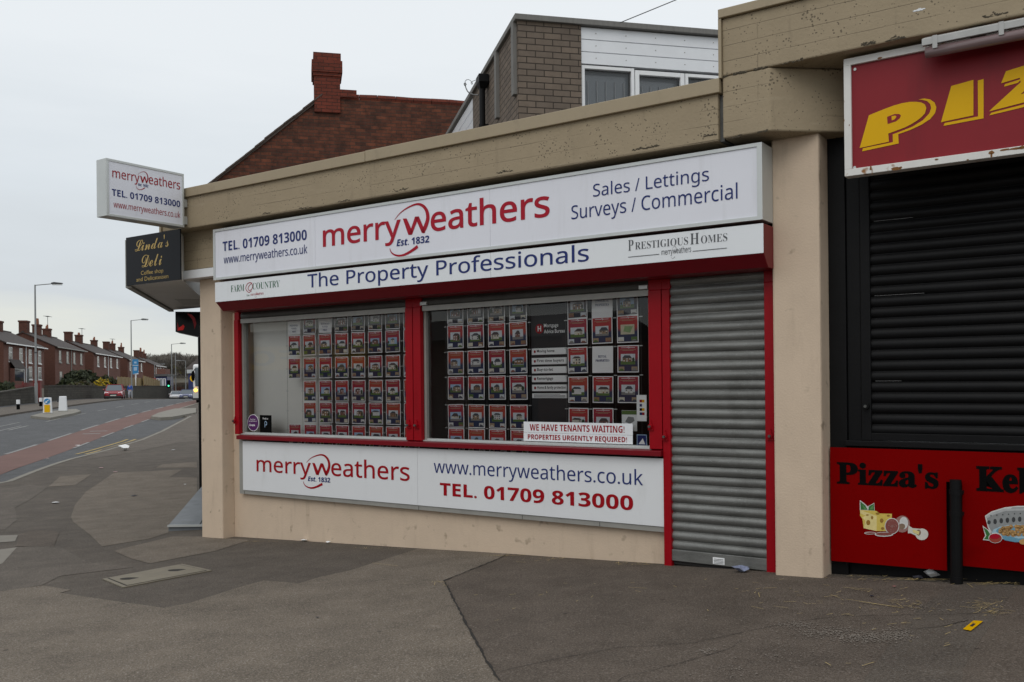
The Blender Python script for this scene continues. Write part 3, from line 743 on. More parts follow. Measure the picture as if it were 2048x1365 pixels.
# sticker on the door shutter
q0, q1 = fp(1426, 1128, -.117), fp(1449, 1117, -.117)
st_ = MB().box(q0[0], q1[0], .1145, .1172, q0[1], q1[1], 'paper').build('shutter_sticker', base=(q0[0], .117, q0[1]), label='small white printed sticker on the bottom rail of the steel door shutter', cat='sticker')
m_ = MB()
for i in range(4): m_.box(q0[0] + .008 + .004 * (i % 2), q1[0] - .008, .1138, .1146, q0[1] + .006 + i * .012, q0[1] + .011 + i * .012, 'grey_text')
m_.build('print', st_)

# moss and broken edges along the foot of the beam, one cluster each
pbr('moss', (.075, .062, .042), .95, .4, 30, .6, 60)
def moss(parent, n, px, py, along, up, count, seed, mat='moss'):
    r_ = random.Random(seed); m_ = MB(); c = fp(px, py, n)
    x, dr = c[0] - along, 2 * along / count
    for _ in range(count):
        x += min(.011, dr) * r_.uniform(.4, 1.6); z = c[1] + abs(r_.gauss(0, min(up, .009))); s_ = r_.uniform(.003, .008); k = r_.randint(6, 9)
        ring = [(x + s_ * r_.uniform(.8, 2.6) * math.cos(6.283 * i / k), -n - .0005, z + s_ * r_.uniform(.5, 1.1) * math.sin(6.283 * i / k)) for i in range(k)]
        m_.mesh(ring + [(x, -n - s_ * .5, z)], [(i, (i + 1) % k, k) for i in range(k)], mat)
    m_.build('moss_stain', parent)
for i, (px, py, a_, u_, c_) in enumerate(((532, 428, .07, .03, 16), (610, 417, .10, .02, 16), (800, 382, .12, .02, 24), (1010, 345, .10, .02, 20), (1290, 298, .13, .03, 40), (1420, 272, .06, .02, 14), (690, 403, .12, .012, 16))): moss(shop, .301, px, py, a_, u_, c_, i)

# ------------------------------------------------------------------ signs on the shop
fs_ = thing('fascia_sign', 'long white lightbox sign with red and navy lettering under the concrete beam', 'sign', (.612, 0, 3.0))
m_ = MB(); m_.box(.612, 7.672, -.236, 0, 3.0, 3.635, 'alu')
for a, b, c, d in ((.612, 7.672, 3.0, 3.03), (.612, 7.672, 3.605, 3.635), (.612, .645, 3.03, 3.605), (7.628, 7.672, 3.03, 3.605)):
    m_.box(a, b, -.252, -.236, c, d, 'alu')
m_.build('frame', fs_)
m_ = MB()
for a, b in ((.645, 2.425), (2.428, 4.90), (4.903, 7.628)): m_.box(a, b, -.2415, -.2362, 3.03, 3.605, 'sign_milk')
m_.build('panel', fs_)
A = on(.245); n = .245
def letters(parent, n, rows):
    for body, sty, l, r, b, t, mat, off in rows:
        put_words('lettering', parent, body, sty, bb(n, l, r, b, t), on(n), mat, off)
letters(fs_, .245, [
    ('TEL. 01709 813000', 'sansb', (445.2, 494), (613.4, 471.3), (450.8, 502.5), (607.7, 460), 'navy', 0),
    ('www.merryweathers.co.uk', 'sans', (447.3, 515), (614.5, 495), (516.4, 524.6), (609.7, 489.3), 'navy', .004),
    ('Sales / Lettings', 'sans', (1186, 385), (1417.8, 350), (1392.5, 374), (1221.5, 362.4), 'navy', .0),
    ('Surveys / Commercial', 'sans', (1142.6, 425), (1475, 390), (1227.7, 437.8), (1472.3, 365.3), 'navy', .0)])
m_ = MB(); mark(m_, _L0[0], _R0[0], _L0[1], _H0[1], on(.245), off=.014); m_.build('word_mark', fs_)

ss = thing('strapline_sign', 'narrow white sign board reading The Property Professionals over the red shutter box', 'sign', (.627, -.235, 2.72))
m_ = MB()
for a, b in ((.627, 2.425), (2.428, 4.90), (4.903, 7.672)): m_.box(a, b, -.239, -.2335, 2.726, 2.970, 'sign_white')
m_.build('board', ss)
letters(ss, .242, [
    ('The Property Professionals', 'sans', (614.9, 565), (1177.6, 515), (765, 571.2), (1149, 490), 'navy', .006),
    ('FARM', 'serifb', (461.6, 580), (488.3, 578), (463, 584.5), (464, 571.2), 'green_text', -.012),
    ('COUNTRY', 'serifb', (505, 576), (559.5, 570), (507, 579.5), (509, 566), 'green_text', -.012)])
q = [fp(*p, .242) for p in ((503, 582), (497, 585), (491.5, 578), (494, 569), (501, 565.5), (505, 572), (503, 579), (498, 581), (496, 576), (500, 570), (504, 566))]
m_ = MB(); ribbon(m_, q, [.008] * 11, on(.242), 'logo_red'); m_.build('ampersand', ss)
m_ = MB(); a = fp(501, 592.5, .242); b = fp(527, 587.5, .242); mark(m_, a[0], b[0], a[1] + .004, a[1] + .037, on(.242), est=False, off=.0)
m_.build('word_mark', ss); m_ = MB(); put(m_, 'from', 'sans', (fp(493, 590, .242)[0], a[1], a[0] - .02, a[1] + .025), on(.242), 'green_text'); m_.build('lettering', ss)
def cbox(l, r, b, t, n=.242): return bb(n, l, r, b, t)
m_ = MB()
for body, l, r, b, t in (('P', 620, 668, (625, 1010), (640, 912)), ('RESTIGIOUS', 683, 1165, (690, 1000), (690, 932)), ('H', 1185, 1265, (1195, 952), (1195, 853)), ('OMES', 1283, 1523, (1300, 943), (1300, 872))):
    zx = lambda x, y: (1120 + x / 4.55, 280 + y / 4.55)
    put(m_, body, 'serifb', cbox(zx(l, 950), zx(r, 930), zx(*b), zx(*t)), on(.242), 'grey_text', -.010)
m_.build('lettering', ss)
m_ = MB()
for p0, p1 in (((620, 1068), (903, 1041)), ((1207, 1015), (1518, 984))):
    a, b = fp(1120 + p0[0] / 4.55, 280 + p0[1] / 4.55, .242), fp(1120 + p1[0] / 4.55, 280 + p1[1] / 4.55, .242)
    z = (a[1] + b[1]) / 2; m_.box(a[0], b[0], -.2425, -.241, z - .0025, z + .0025, 'grey_text')
a, b = fp(1120 + 923 / 4.55, 280 + 1050 / 4.55, .242), fp(1120 + 1192 / 4.55, 280 + 1025 / 4.55, .242)
mark(m_, a[0], b[0], a[1] + .003, a[1] + .058, on(.242), red='grey_text', blue='grey_text', est=False, off=.002)
m_.build('word_mark', ss)

lp = thing('lower_sign_panel', 'white sign panel with red word mark and web address below the shop windows', 'sign', (.684, .13, .335))
m_ = MB()
for a, b in ((.684, 3.617), (3.620, 6.586)): m_.box(a, b, .118, .127, .337, .965, 'panel_white')
m_.build('board', lp)
zx = lambda x, y: (480 + x / 5.389, 870 + y / 5.389)
m_ = MB(); l, r, h = fp(*zx(178, 388), -.115), fp(*zx(1828, 490), -.115), fp(*zx(1355, 272), -.115)
mark(m_, l[0], r[0], l[1], h[1] + .005, on(-.115), red='red_text', blue='navy', off=.008); m_.build('word_mark', lp)
letters(lp, -.115, [
    ('www.merryweathers.co.uk', 'sans', (867.5, 930), (1286, 960), (1029.5, 964.8), (1269.5, 938.4), 'navy', .0),
    ('TEL. 01709 813000', 'sansb', (879.7, 980), (1266.2, 1010), (887, 991.9), (887, 966.0), 'red_text', .006)])

# projecting lightbox on the corner
S0 = .20
pj = thing('projecting_sign', 'white double-sided lightbox sign sticking out from the corner of the shop', 'sign', (S0, -.37, 3.70))
y0, y1, z0, z1 = -1.435, -.372, 3.69, 4.37
m_ = MB(); m_.box(S0 - .20, S0 - .006, y0, y1, z0, z1, 'alu')
for a, b, c, d in ((y0, y1, z0, z0 + .03), (y0, y1, z1 - .03, z1), (y0, y0 + .035, z0 + .03, z1 - .03), (y1 - .03, y1, z0 + .03, z1 - .03)):
    m_.box(S0 - .006, S0 + .006, a, b, c, d, 'alu')
m_.build('case', pj, bevel=.004)
MB().box(S0 - .006, S0 - .001, y0 + .035, y1 - .03, z0 + .03, z1 - .03, 'sign_milk').build('panel', pj)
for z in (3.79, 4.01): MB().box(S0 - .13, S0 - .03, -.40, -.30, z - .05, z + .05, 'alu').build('bracket', pj, bevel=.003)
zx = lambda x, y: (180 + x / 8.027, 300 + y / 8.027)
px_ = S0 + .002
atp = lambda u, z: (px_, u, z)
def pb(l, r, b, t): return (xp(*zx(*l), px_)[0], xp(*zx(*b), px_)[1], xp(*zx(*r), px_)[0], xp(*zx(*t), px_)[1])
m_ = MB(); l, r, h = xp(*zx(360, 436), px_), xp(*zx(1447, 600), px_), xp(*zx(1180, 436), px_)
mark(m_, l[0], r[0], l[1], h[1], atp, red='red_text', off=.004); m_.build('word_mark', pj)
for body, sty, l, r, b, t, mat, off in (('TEL. 01709 813000', 'sansb', (352, 690), (1447, 840), (375, 738), (375, 628), 'navy', 0), ('www.merryweathers.co.uk', 'sans', (380, 910), (1450, 1040), (850, 1032), (1415, 990), 'red_text', .0)):
    put_words('lettering', pj, body, sty, pb(l, r, b, t), atp, mat, off)

# ------------------------------------------------------------------ deli round the corner: canopy, post, step, glowing sign
P0 = ST.inverted() @ (FR @ Vector((-1.105, -.33, 0)))           # near outer corner of the canopy in street axes
deli = thing('deli_building', 'deli shop round the corner with pale canopy soffit and black posts', 'building', (O.dot(sw), O.dot(sv), -.4), ST)
c0 = O.dot(sw); v0 = O.dot(sv)
a = FR @ Vector((-1.105, -.325, 3.045)); b = FR @ Vector((.06, -.325, 3.045))
A0 = Vector((a.dot(sw), a.dot(sv), 3.045)); B0 = Vector((b.dot(sw), b.dot(sv), 3.045))
far = 4.25
m_ = MB(); m_.prism([A0, A0 + Vector((0, far, 0)), B0 + Vector((0, far, 0)), B0], (0, 0, .6), 'soffit'); m_.build('canopy', deli)
m_ = MB(); m_.box(A0.x - .03, A0.x + .05, A0.y + .0, A0.y + far, 3.015, 3.66, 'alu_dull'); m_.build('canopy_edge', deli)
m_ = MB(); m_.box(A0.x + 1.0, A0.x + 1.06, A0.y + .5, A0.y + far, 3.038, 3.0445, 'galv_dark')
for i in range(5): m_.box(A0.x + .35, A0.x + 1.0, A0.y + 2.0 + .22 * i, A0.y + 2.03 + .22 * i, 3.040, 3.0448, 'alu_dull')
m_.build('soffit_strip', deli)
pc = rc(-1.93)
m_ = MB(); m_.box(pc, pc + .07, 18.35, 18.50, GS(pc, 18.4) - .1, 3.04, 'black_paint'); m_.build('post', deli)
m_ = MB(); m_.box(pc + .14, pc + .30, 18.30, 18.55, GS(pc, 18.4) - .1, 3.04, 'black_paint'); m_.build('post', deli)
m_ = MB(); m_.box(c0 + .2, c0 + .3, v0 + .5, 24, -.8, 3.3, 'black_gloss'); m_.build('shop_front', deli)
m_ = MB(); m_.box(c0 + .3, c0 + 6, v0 + 4, 24, -.8, 4.05, 'concrete'); m_.build('wall', deli)
# tiled step
f0 = gp(337, 1063); f1 = gp(411, 1076)
sx0 = f0.dot(sw); sy0 = f0.dot(sv)
stp = thing('tiled_step', 'grey tiled entrance step with silver front edge beside the corner pier', 'step', (sx0, sy0, -.5), ST)
zt = f0.z + .085
zb = zt + .20
m_ = MB(); vs = [(sx0, sy0, zt), (sx0 + .85, sy0 - .18, zt), (sx0 + .85, 18.2, zb), (sx0 + .12, 18.2, zb)]
m_.prism(vs, (0, 0, -.5), 'step_tile'); m_.build('tiles', stp)
m_ = MB(); m_.prism([(sx0 - .01, sy0 - .03, zt + .008), (sx0 + .85, sy0 - .21, zt + .008), (sx0 + .85, sy0 - .18, zt + .006), (sx0, sy0, zt + .006)], (0, 0, -.03), 'alu'); m_.build('edge_strip', stp)
m_ = MB(); m_.prism([(sx0 + .42, sy0 - .08, zt + .003), (sx0 + .435, sy0 - .08, zt + .003), (sx0 + .50, 18.1, zb + .003), (sx0 + .485, 18.1, zb + .003)], (0, 0, -.002), 'crack'); m_.build('grout_line', stp)
# glowing sign under the canopy end
ys_ = 16.9
q0, q1 = sty_(351, 664, ys_), sty_(394, 624, ys_)
nb = thing('window_light_box', 'black hanging light box with glowing red shapes under the canopy', 'sign', (q0[0], ys_, q0[1]), ST)
m_ = MB(); m_.prism([(q0[0], ys_, q1[1]), (q1[0] + .08, ys_, q1[1]), (q1[0] + .08, ys_, q0[1] - .10), (q0[0], ys_, q0[1])], (0, .5, 0), 'black_gloss'); m_.build('case', nb)
glow('red_glow', (.6, .008, .005), .16); glow('red_glow_dim', (.3, .006, .012), .05)
m_ = MB()
def neon(pts, mat): m_.face([(q0[0] + (q1[0] - q0[0]) * x, ys_ - .012, q0[1] + (q1[1] - q0[1]) * z) for x, z in pts], mat)
neon([(.10, .06), (.36, .08), (.42, .26), (.36, .36), (.28, .28), (.15, .2)], 'red_glow'); neon([(.08, .1), (.12, .02), (.16, .2), (.1, .5)], 'red_glow_dim')
neon([(.55, .9), (.75, .86), (.9, .7), (.97, .4), (.88, .12), (.84, .4), (.78, .62), (.66, .76)], 'red_glow_dim')
m_.build('tube_light', nb)

dl = thing('deli_sign', 'glossy black board with gold script lettering on the end of the canopy', 'sign', (-1.11, -.34, 3.04))
MB().box(-1.11, .076, -.345, -.326, 3.04, 3.69, 'black_gloss').build('board', dl, bevel=.002)
zx = lambda x, y: (240 + x / 6.205, 440 + y / 6.205)
for body, sty, l, r, b, t, off in (("Linda's", 'scriptb', (185, 340), (605, 250), (240, 387), (575, 180), .0), ('Deli', 'scriptb', (270, 520), (522, 450), (330, 585), (510, 408), .0), ('Coffee shop', '', (260, 660), (537, 640), (507, 672), (450, 612), -.002), ('and Delicatessen', '', (203, 740), (600, 700), (215, 768), (590, 672), -.002)):
    put_words('lettering', dl, body, sty, bb(.348, zx(*l), zx(*r), zx(*b), zx(*t)), on(.348), 'gold', off)

# ------------------------------------------------------------------ what hangs in the shop windows
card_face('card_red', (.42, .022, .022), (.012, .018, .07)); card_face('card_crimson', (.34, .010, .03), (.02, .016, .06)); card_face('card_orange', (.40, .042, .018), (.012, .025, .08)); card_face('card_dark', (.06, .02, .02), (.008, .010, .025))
for nm, c in (('p_sky', (.35, .5, .68)), ('p_cloud', (.62, .66, .70)), ('p_brick', (.24, .10, .07)), ('p_buff', (.36, .26, .16)), ('p_cream', (.60, .56, .46)), ('p_white', (.65, .65, .64)), ('p_roof', (.07, .05, .05)), ('p_slate', (.06, .065, .08)), ('p_lawn', (.09, .16, .03)), ('p_drive', (.22, .21, .20)), ('p_tree', (.025, .05, .015)), ('p_glass', (.05, .06, .08)), ('p_wood', (.28, .16, .08)), ('p_green', (.25, .36, .16)), ('p_map', (.55, .50, .36))):
    pbr(nm, c, .5, .18, 30)
HOUSES = (('red brick house', 'p_brick', 'p_roof'), ('buff stone house', 'p_buff', 'p_slate'), ('cream house', 'p_cream', 'p_roof'), ('white house', 'p_white', 'p_slate'), ('brown brick house', 'p_wood', 'p_slate'))
rc_ = random.Random(21)
def card(s_, zb, n, label, group, kind='house', house=None, h=.255, w_=.222, dark=False):
    y = -n; x0, x1 = s_ - w_ / 2, s_ + w_ / 2
    tilt = rc_.gauss(0, .012)
    base = (s_, y, zb)
    m_ = MB(); m_.box(x0, x1, y, y + .003, zb, zb + h, 'paper')
    b = .0095; yf = y - .0012
    if kind != 'notice':
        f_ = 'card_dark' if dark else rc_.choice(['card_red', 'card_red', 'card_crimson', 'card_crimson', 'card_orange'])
        m_.face([(x0 + b, yf, zb + b), (x1 - b, yf, zb + b), (x1 - b, yf, zb + h - b), (x0 + b, yf, zb + h - b)], f_)
        yt = yf - .001
        ribbon(m_, [(s_ - .015, zb + h * .90), (s_, zb + h * .945), (s_ + .014, zb + h * .92), (s_ + .006, zb + h * .875)], [.002, .003, .004, .003], on(-yt), 'paper')
        for k, (zz, ww) in enumerate(((.905, .075), (.83, .085), (.80, .06))):
            m_.face([(s_ - ww, yt, zb + h * zz), (s_ + ww, yt, zb + h * zz), (s_ + ww, yt, zb + h * zz + .004), (s_ - ww, yt, zb + h * zz + .004)], 'panel_white' if k == 0 else 'p_buff')
    c_ = m_.build('property_card', base=base, label=label, cat='card', group=group)
    c_.matrix_world = FR @ Matrix.Translation(Vector(base)) @ Matrix.Rotation(tilt, 4, 'Y')
    if kind == 'notice':
        return c_
    yp = yf - .002
    m_ = MB(); pw_ = rc_.uniform(.15, .2); a0, a1, b0, b1 = x0 + w_ * pw_, x1 - w_ * pw_, zb + h * rc_.uniform(.27, .31), zb + h * rc_.uniform(.65, .70)
    R = lambda xa, xb, za, zb_, k, mat: m_.face([(xa, yp - k * .0007, za), (xb, yp - k * .0007, za), (xb, yp - k * .0007, zb_), (xa, yp - k * .0007, zb_)], mat)
    W_, H_ = a1 - a0, b1 - b0
    if kind == 'map':
        R(a0, a1, b0, b1, 0, 'p_map'); m_.face([(a0 + .2 * W_, yp - .001, b0 + .3 * H_), (a0 + .7 * W_, yp - .001, b0 + .15 * H_), (a1 - .1 * W_, yp - .001, b0 + .8 * H_), (a0 + .3 * W_, yp - .001, b0 + .85 * H_)], 'p_green')
    else:
        nm, wall, roof = house
        R(a0, a1, b0, b1, 0, rc_.choice(['p_sky', 'p_cloud', 'p_cloud'])); R(a0, a1, b0, b0 + H_ * rc_.uniform(.2, .34), 1, rc_.choice(['p_lawn', 'p_drive', 'p_lawn']))
        hx0, hx1 = a0 + W_ * rc_.uniform(.0, .35), a1 - W_ * rc_.uniform(.0, .32); hz0, hz1 = b0 + H_ * rc_.uniform(.12, .28), b0 + H_ * rc_.uniform(.50, .72)
        R(hx0, hx1, hz0, hz1, 2, wall)
        gx = hx0 + (hx1 - hx0) * rc_.uniform(.2, .5)
        m_.face([(hx0 - .004, yp - .0022, hz1), (hx1 + .004, yp - .0022, hz1), (hx1 - (hx1 - hx0) * .2, yp - .0022, b0 + H_ * .86), (gx, yp - .0022, b0 + H_ * .88)], roof)
        for i in range(3):
            for j in range(2):
                if i == 1 and j == 0: R(hx0 + (hx1 - hx0) * .44, hx0 + (hx1 - hx0) * .56, hz0, hz0 + (hz1 - hz0) * .4, 4, rc_.choice(['p_white', 'p_wood']))
                else: R(hx0 + (hx1 - hx0) * (.1 + .32 * i), hx0 + (hx1 - hx0) * (.26 + .32 * i), hz0 + (hz1 - hz0) * (.12 + .48 * j), hz0 + (hz1 - hz0) * (.40 + .48 * j), 4, 'p_white' if rc_.random() < .5 else 'p_glass')
        if rc_.random() < .7:
            tx = rc_.choice([a0 + W_ * .1, a1 - W_ * .12]); tr = W_ * rc_.uniform(.07, .14)
            m_.face([(tx + tr * math.cos(k * .7) * rc_.uniform(.7, 1), yp - .0036, b0 + H_ * .45 + tr * 1.6 * math.sin(k * .7) * rc_.uniform(.7, 1)) for k in range(9)], 'p_tree')
    m_.build('photo', c_)
    for k in (0, 1):
        xa = x0 + .014 if k == 0 else x1 - .014 - w_ * .27
        m_ = MB(); m_.face([(xa, yp, zb + .016), (xa + w_ * .27, yp, zb + .016), (xa + w_ * .27, yp, zb + .056), (xa, yp, zb + .056)], rc_.choice(['p_buff', 'p_cream', 'p_lawn', 'p_cloud', 'p_wood', 'p_white']))
        m_.face([(xa, yp - .0007, zb + .016), (xa + w_ * .27, yp - .0007, zb + .016), (xa + w_ * .2, yp - .0007, zb + rc_.uniform(.028, .04)), (xa + w_ * .08, yp - .0007, zb + rc_.uniform(.028, .045))], rc_.choice(['p_lawn', 'p_brick', 'p_drive', 'p_glass', 'p_cream']))
        m_.build('thumbnail', c_)
    return c_
ORD = ('first', 'second', 'third', 'fourth', 'fifth', 'sixth', 'seventh', 'eighth')
ROWN = ('top', 'second', 'third', 'fourth', 'fifth', 'bottom')
ZT_L = (2.565, 2.298, 2.012, 1.728, 1.461, 1.187)
def notice_text(c_, lines, n, s_, zb, sty='serifb', mat='navy', hh=.022, width=.15):
    m_ = MB()
    for i, t_ in enumerate(lines):
        w2 = width * len(t_) / max(len(x) for x in lines); put(m_, t_, sty, (s_ - w2 / 2, zb - i * hh * 1.7, s_ + w2 / 2, zb - i * hh * 1.7 + hh), on(n + .004), mat, -.006)
    m_.build('lettering', c_)
for r in range(6):
    for c in range(8):
        if c == 0 and r in (3, 4): continue
        s_ = 1.441 + .2749 * c; zb = ZT_L[r] - .255
        g_ = 'property cards hanging in the window by the corner pier'
        if r == 0 and c in (0, 2):
            k = card(s_, zb, -.32, 'white paper notice in top row, %s column from the pale wall, near corner pier' % ORD[c], g_, 'notice'); notice_text(k, ('PROPERTIES', 'WANTED', 'SOLD'), -.32, s_, zb + .10)
            continue
        hs_ = rc_.choice(HOUSES)
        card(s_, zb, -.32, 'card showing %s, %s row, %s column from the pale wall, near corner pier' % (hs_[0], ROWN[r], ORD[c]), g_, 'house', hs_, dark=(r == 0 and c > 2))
ZT_R = (2.578, 2.314, 2.030, 1.755, 1.448, 1.185)
for r in range(6):
    for c in range(4):
        s_ = 4.025 + .277 * c; hs_ = rc_.choice(HOUSES)
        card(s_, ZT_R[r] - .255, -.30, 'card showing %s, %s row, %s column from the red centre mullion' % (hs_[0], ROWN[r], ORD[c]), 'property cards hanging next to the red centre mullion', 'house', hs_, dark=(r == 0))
for r in range(5):
    for c in range(3):
        s_ = 5.575 + .28 * c; zb = (2.575, 2.315, 2.028, 1.733, 1.42)[r] - .262
        g_ = 'property cards hanging next to the door frame'
        col_ = ORD[2 - c]
        if r == 4 and c == 2: continue
        if (r, c) in ((0, 1), (2, 1)):
            k = card(s_, zb, -.30, 'white %s PROPERTIES notice, %s row, %s column from the door frame' % ('RENTAL' if r == 2 else 'COMMERCIAL', ROWN[r], col_), g_, 'notice', h=.262, w_=.232)
            notice_text(k, ('RENTAL' if r == 2 else 'COMMERCIAL', 'PROPERTIES'), -.30, s_, zb + .15, hh=.024, width=.155)
        elif (r, c) == (1, 2):
            card(s_, zb, -.30, 'card showing a green site plan, %s row, %s column from the door frame' % (ROWN[r], col_), g_, 'map', h=.265, w_=.232)
        else:
            hs_ = rc_.choice(HOUSES)
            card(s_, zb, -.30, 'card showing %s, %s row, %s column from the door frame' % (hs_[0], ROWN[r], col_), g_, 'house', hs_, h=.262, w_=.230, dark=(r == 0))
# hanging wires with clips
def wires(xs, y, rows, label):
    t_ = thing('wire_display', label, 'display', (xs[0], y, 1.06))
    for x in xs:
        MB().cyl((x, y, 1.03), (x, y, 2.62), .0016, 'galv_dark', n=5).build('wire', t_)
    for x in xs:
        m_ = MB()
        for z in rows: m_.box(x - .016, x + .016, y - .006, y + .004, z - .004, z + .004, 'alu')
        m_.build('clip', t_)
wires([1.441 + .2749 * (c - .5) for c in range(9)], .325, (2.17, 1.88, 1.60, 1.35, 1.11), 'thin steel hanging wires with small clips between cards near the corner pier')
wires([4.025 + .277 * (c - .5) for c in range(5)], .305, (2.30, 2.02, 1.745, 1.44, 1.19), 'thin steel hanging wires with small clips beside the red centre mullion')
wires([5.575 + .28 * (c - .5) for c in range(4)], .305, (2.30, 2.02, 1.74, 1.41), 'thin steel hanging wires with small clips beside the door frame')
# mortgage board and strips
mbd = thing('advice_board', 'dark hanging board with white lettering and red round emblem behind the window strips', 'sign', (4.99, .36, 1.06))
MB().box(4.985, 5.452, .35, .36, 1.06, 2.55, 'inside_panel').build('board', mbd)
m_ = MB(); put(m_, 'Mortgage', '', (5.146, 2.232, 5.32, 2.282), on(-.347), 'paper', .006); put(m_, 'Advice Bureau', '', (5.146, 2.182, 5.395, 2.222), on(-.347), 'paper', .006); m_.build('lettering', mbd)
m_ = MB(); m_.cyl((5.092, .349, 2.232), (5.092, .345, 2.232), .05, 'red_paint', n=20)
for x in (5.072, 5.104): m_.box(x, x + .010, .342, .3449, 2.205, 2.262, 'paper')
m_.box(5.082, 5.104, .342, .3449, 2.228, 2.238, 'paper'); m_.build('emblem', mbd)
for i, (t_, z0, z1) in enumerate((('Moving home', 1.962, 2.03), ('First time buyers', 1.862, 1.931), ('Buy-to-let', 1.771, 1.84), ('Remortgage', 1.68, 1.748), ('Home & family protection', 1.588, 1.655), ('', 1.516, 1.565))):
    lab = 'white strip reading %s on the dark board' % t_ if t_ else 'white strip of fine print, lowest on the dark board'
    m_ = MB(); m_.box(5.006, 5.43, .325, .332, z0, z1, 'paper'); sp = m_.build('window_strip', base=(5.006, .33, z0), label=lab, cat='sign', group='white strips in the window', bevel=.003)
    m_ = MB()
    if t_:
        m_.ball((5.045, .325, (z0 + z1) / 2), .013, 'red_paint', sc=(1, .1, 1.15)); sp_w = min(.345, .0185 * len(t_) + .01)
        put(m_, t_, '', (5.072, z0 + .016, 5.072 + sp_w, z1 - .014), on(-.3235), 'black_text', .008)
    else:
        for k in range(4): m_.box(5.03, 5.41 - .06 * (k == 3), .3235, .3245, z0 + .008 + k * .009, z0 + .0115 + k * .009, 'grey_text')
    m_.build('lettering', sp)
# banner
bn = thing('window_banner', 'pale banner with red capitals WE HAVE TENANTS WAITING stuck low in the window', 'banner', (4.984, .215, 1.07))
MB().box(4.984, 6.232, .196, .199, 1.168, 1.278, 'sign_white').build('upper_strip', bn); MB().box(4.982, 6.230, .197, .200, 1.081, 1.166, 'sign_white').build('lower_strip', bn)
put_words('lettering', bn, 'WE HAVE TENANTS WAITING!', 'sansb', (5.06, 1.188, 6.145, 1.255), on(-.194), 'red_paint')
put_words('lettering', bn, 'PROPERTIES URGENTLY REQUIRED!', 'sansb', (5.035, 1.088, 6.17, 1.150), on(-.194), 'red_paint')
lf = MB().box(6.062, 6.225, .30, .303, 1.20, 1.40, 'paper').build('leaflet', base=(6.06, .30, 1.2), label='leaflet with green heading and grey box picture behind the banner end', cat='leaflet')
m_ = MB(); m_.box(6.064, 6.223, .298, .2995, 1.36, 1.398, 'p_lawn'); m_.build('heading', lf)
m_ = MB(); m_.face([(6.10, .2985, 1.29), (6.15, .2985, 1.27), (6.20, .2985, 1.30), (6.19, .2985, 1.335), (6.13, .2985, 1.34)], 'lamp_grey'); m_.build('picture', lf)
pc_ = MB().box(6.268, 6.372, .212, .216, 1.302, 1.55, 'paper').build('payment_card_sticker', base=(6.268, .21, 1.302), label='white sticker showing bank card emblems at the edge of the window by the door', cat='sticker')
m_ = MB()
for z, a, b in ((1.48, 'red_paint', 'yellow'), (1.44, 'navy', 'paper'), (1.40, 'black_text', 'yellow'), (1.36, 'navy', 'logo_red')):
    m_.box(6.30, 6.325, .2105, .2118, z, z + .025, a); m_.box(6.325, 6.35, .2105, .2118, z, z + .025, b)
m_.build('emblem', pc_)
bl = MB().box(6.266, 6.372, .212, .216, 1.062, 1.176, 'p_sky').build('safety_sticker', base=(6.266, .21, 1.062), label='blue square sticker with white triangle low in the window by the door', cat='sticker')
m_ = MB(); m_.box(6.274, 6.364, .2108, .2119, 1.07, 1.168, 'navy'); m_.face([(6.285, .2098, 1.085), (6.355, .2098, 1.085), (6.33, .2098, 1.14)], 'paper'); m_.build('emblem', bl)
# two stickers by the pale wall
q = fp(506, 846, -.198)
zs = thing('round_sticker', 'round purple sticker with white lettering low in the window beside the corner pier', 'sticker', (q[0], .2, q[1]))
pbr('purple', (.075, .010, .10), .4, 0)
m_ = MB(); m_.cyl((q[0], .2035, q[1]), (q[0], .2, q[1]), .108, 'paper', n=32); m_.cyl((q[0], .1999, q[1]), (q[0], .1985, q[1]), .102, 'purple', n=32); d_ = m_.build('disc', zs)
m_ = MB(); put(m_, 'See all our', '', (q[0] - .05, q[1] + .035, q[0] + .05, q[1] + .055), on(-.197), 'paper'); put(m_, 'properties on', '', (q[0] - .075, q[1] + .008, q[0] + .075, q[1] + .03), on(-.197), 'paper'); put(m_, 'Zoopla', '', (q[0] - .075, q[1] - .05, q[0] + .04, q[1] - .015), on(-.197), 'paper', .02)
m_.build('lettering', zs)
a, b = fp(519.8, 865, -.198), fp(542.4, 831, -.198)
bs = thing('black_sticker', 'black square sticker with blue ring emblem low in the window', 'sticker', (a[0], .2, a[1]))
MB().box(a[0], b[0], .199, .2035, a[1], b[1], 'black_text').build('sheet', bs)
cx_, cz_ = (a[0] + b[0]) / 2, (a[1] + b[1]) / 2
m_ = MB(); ribbon(m_, [(cx_ - .012, cz_ - .045), (cx_ - .012, cz_ + .02), (cx_ + .005, cz_ + .03), (cx_ + .022, cz_ + .015), (cx_ + .018, cz_ - .012), (cx_ - .004, cz_ - .014)], [.008] * 6, on(-.1975), 'p_sky'); m_.build('emblem', bs)
m_ = MB(); put(m_, 'Find us', '', (cx_ - .05, b[1] - .055, cx_ + .05, b[1] - .03), on(-.1975), 'paper'); m_.build('lettering', bs)
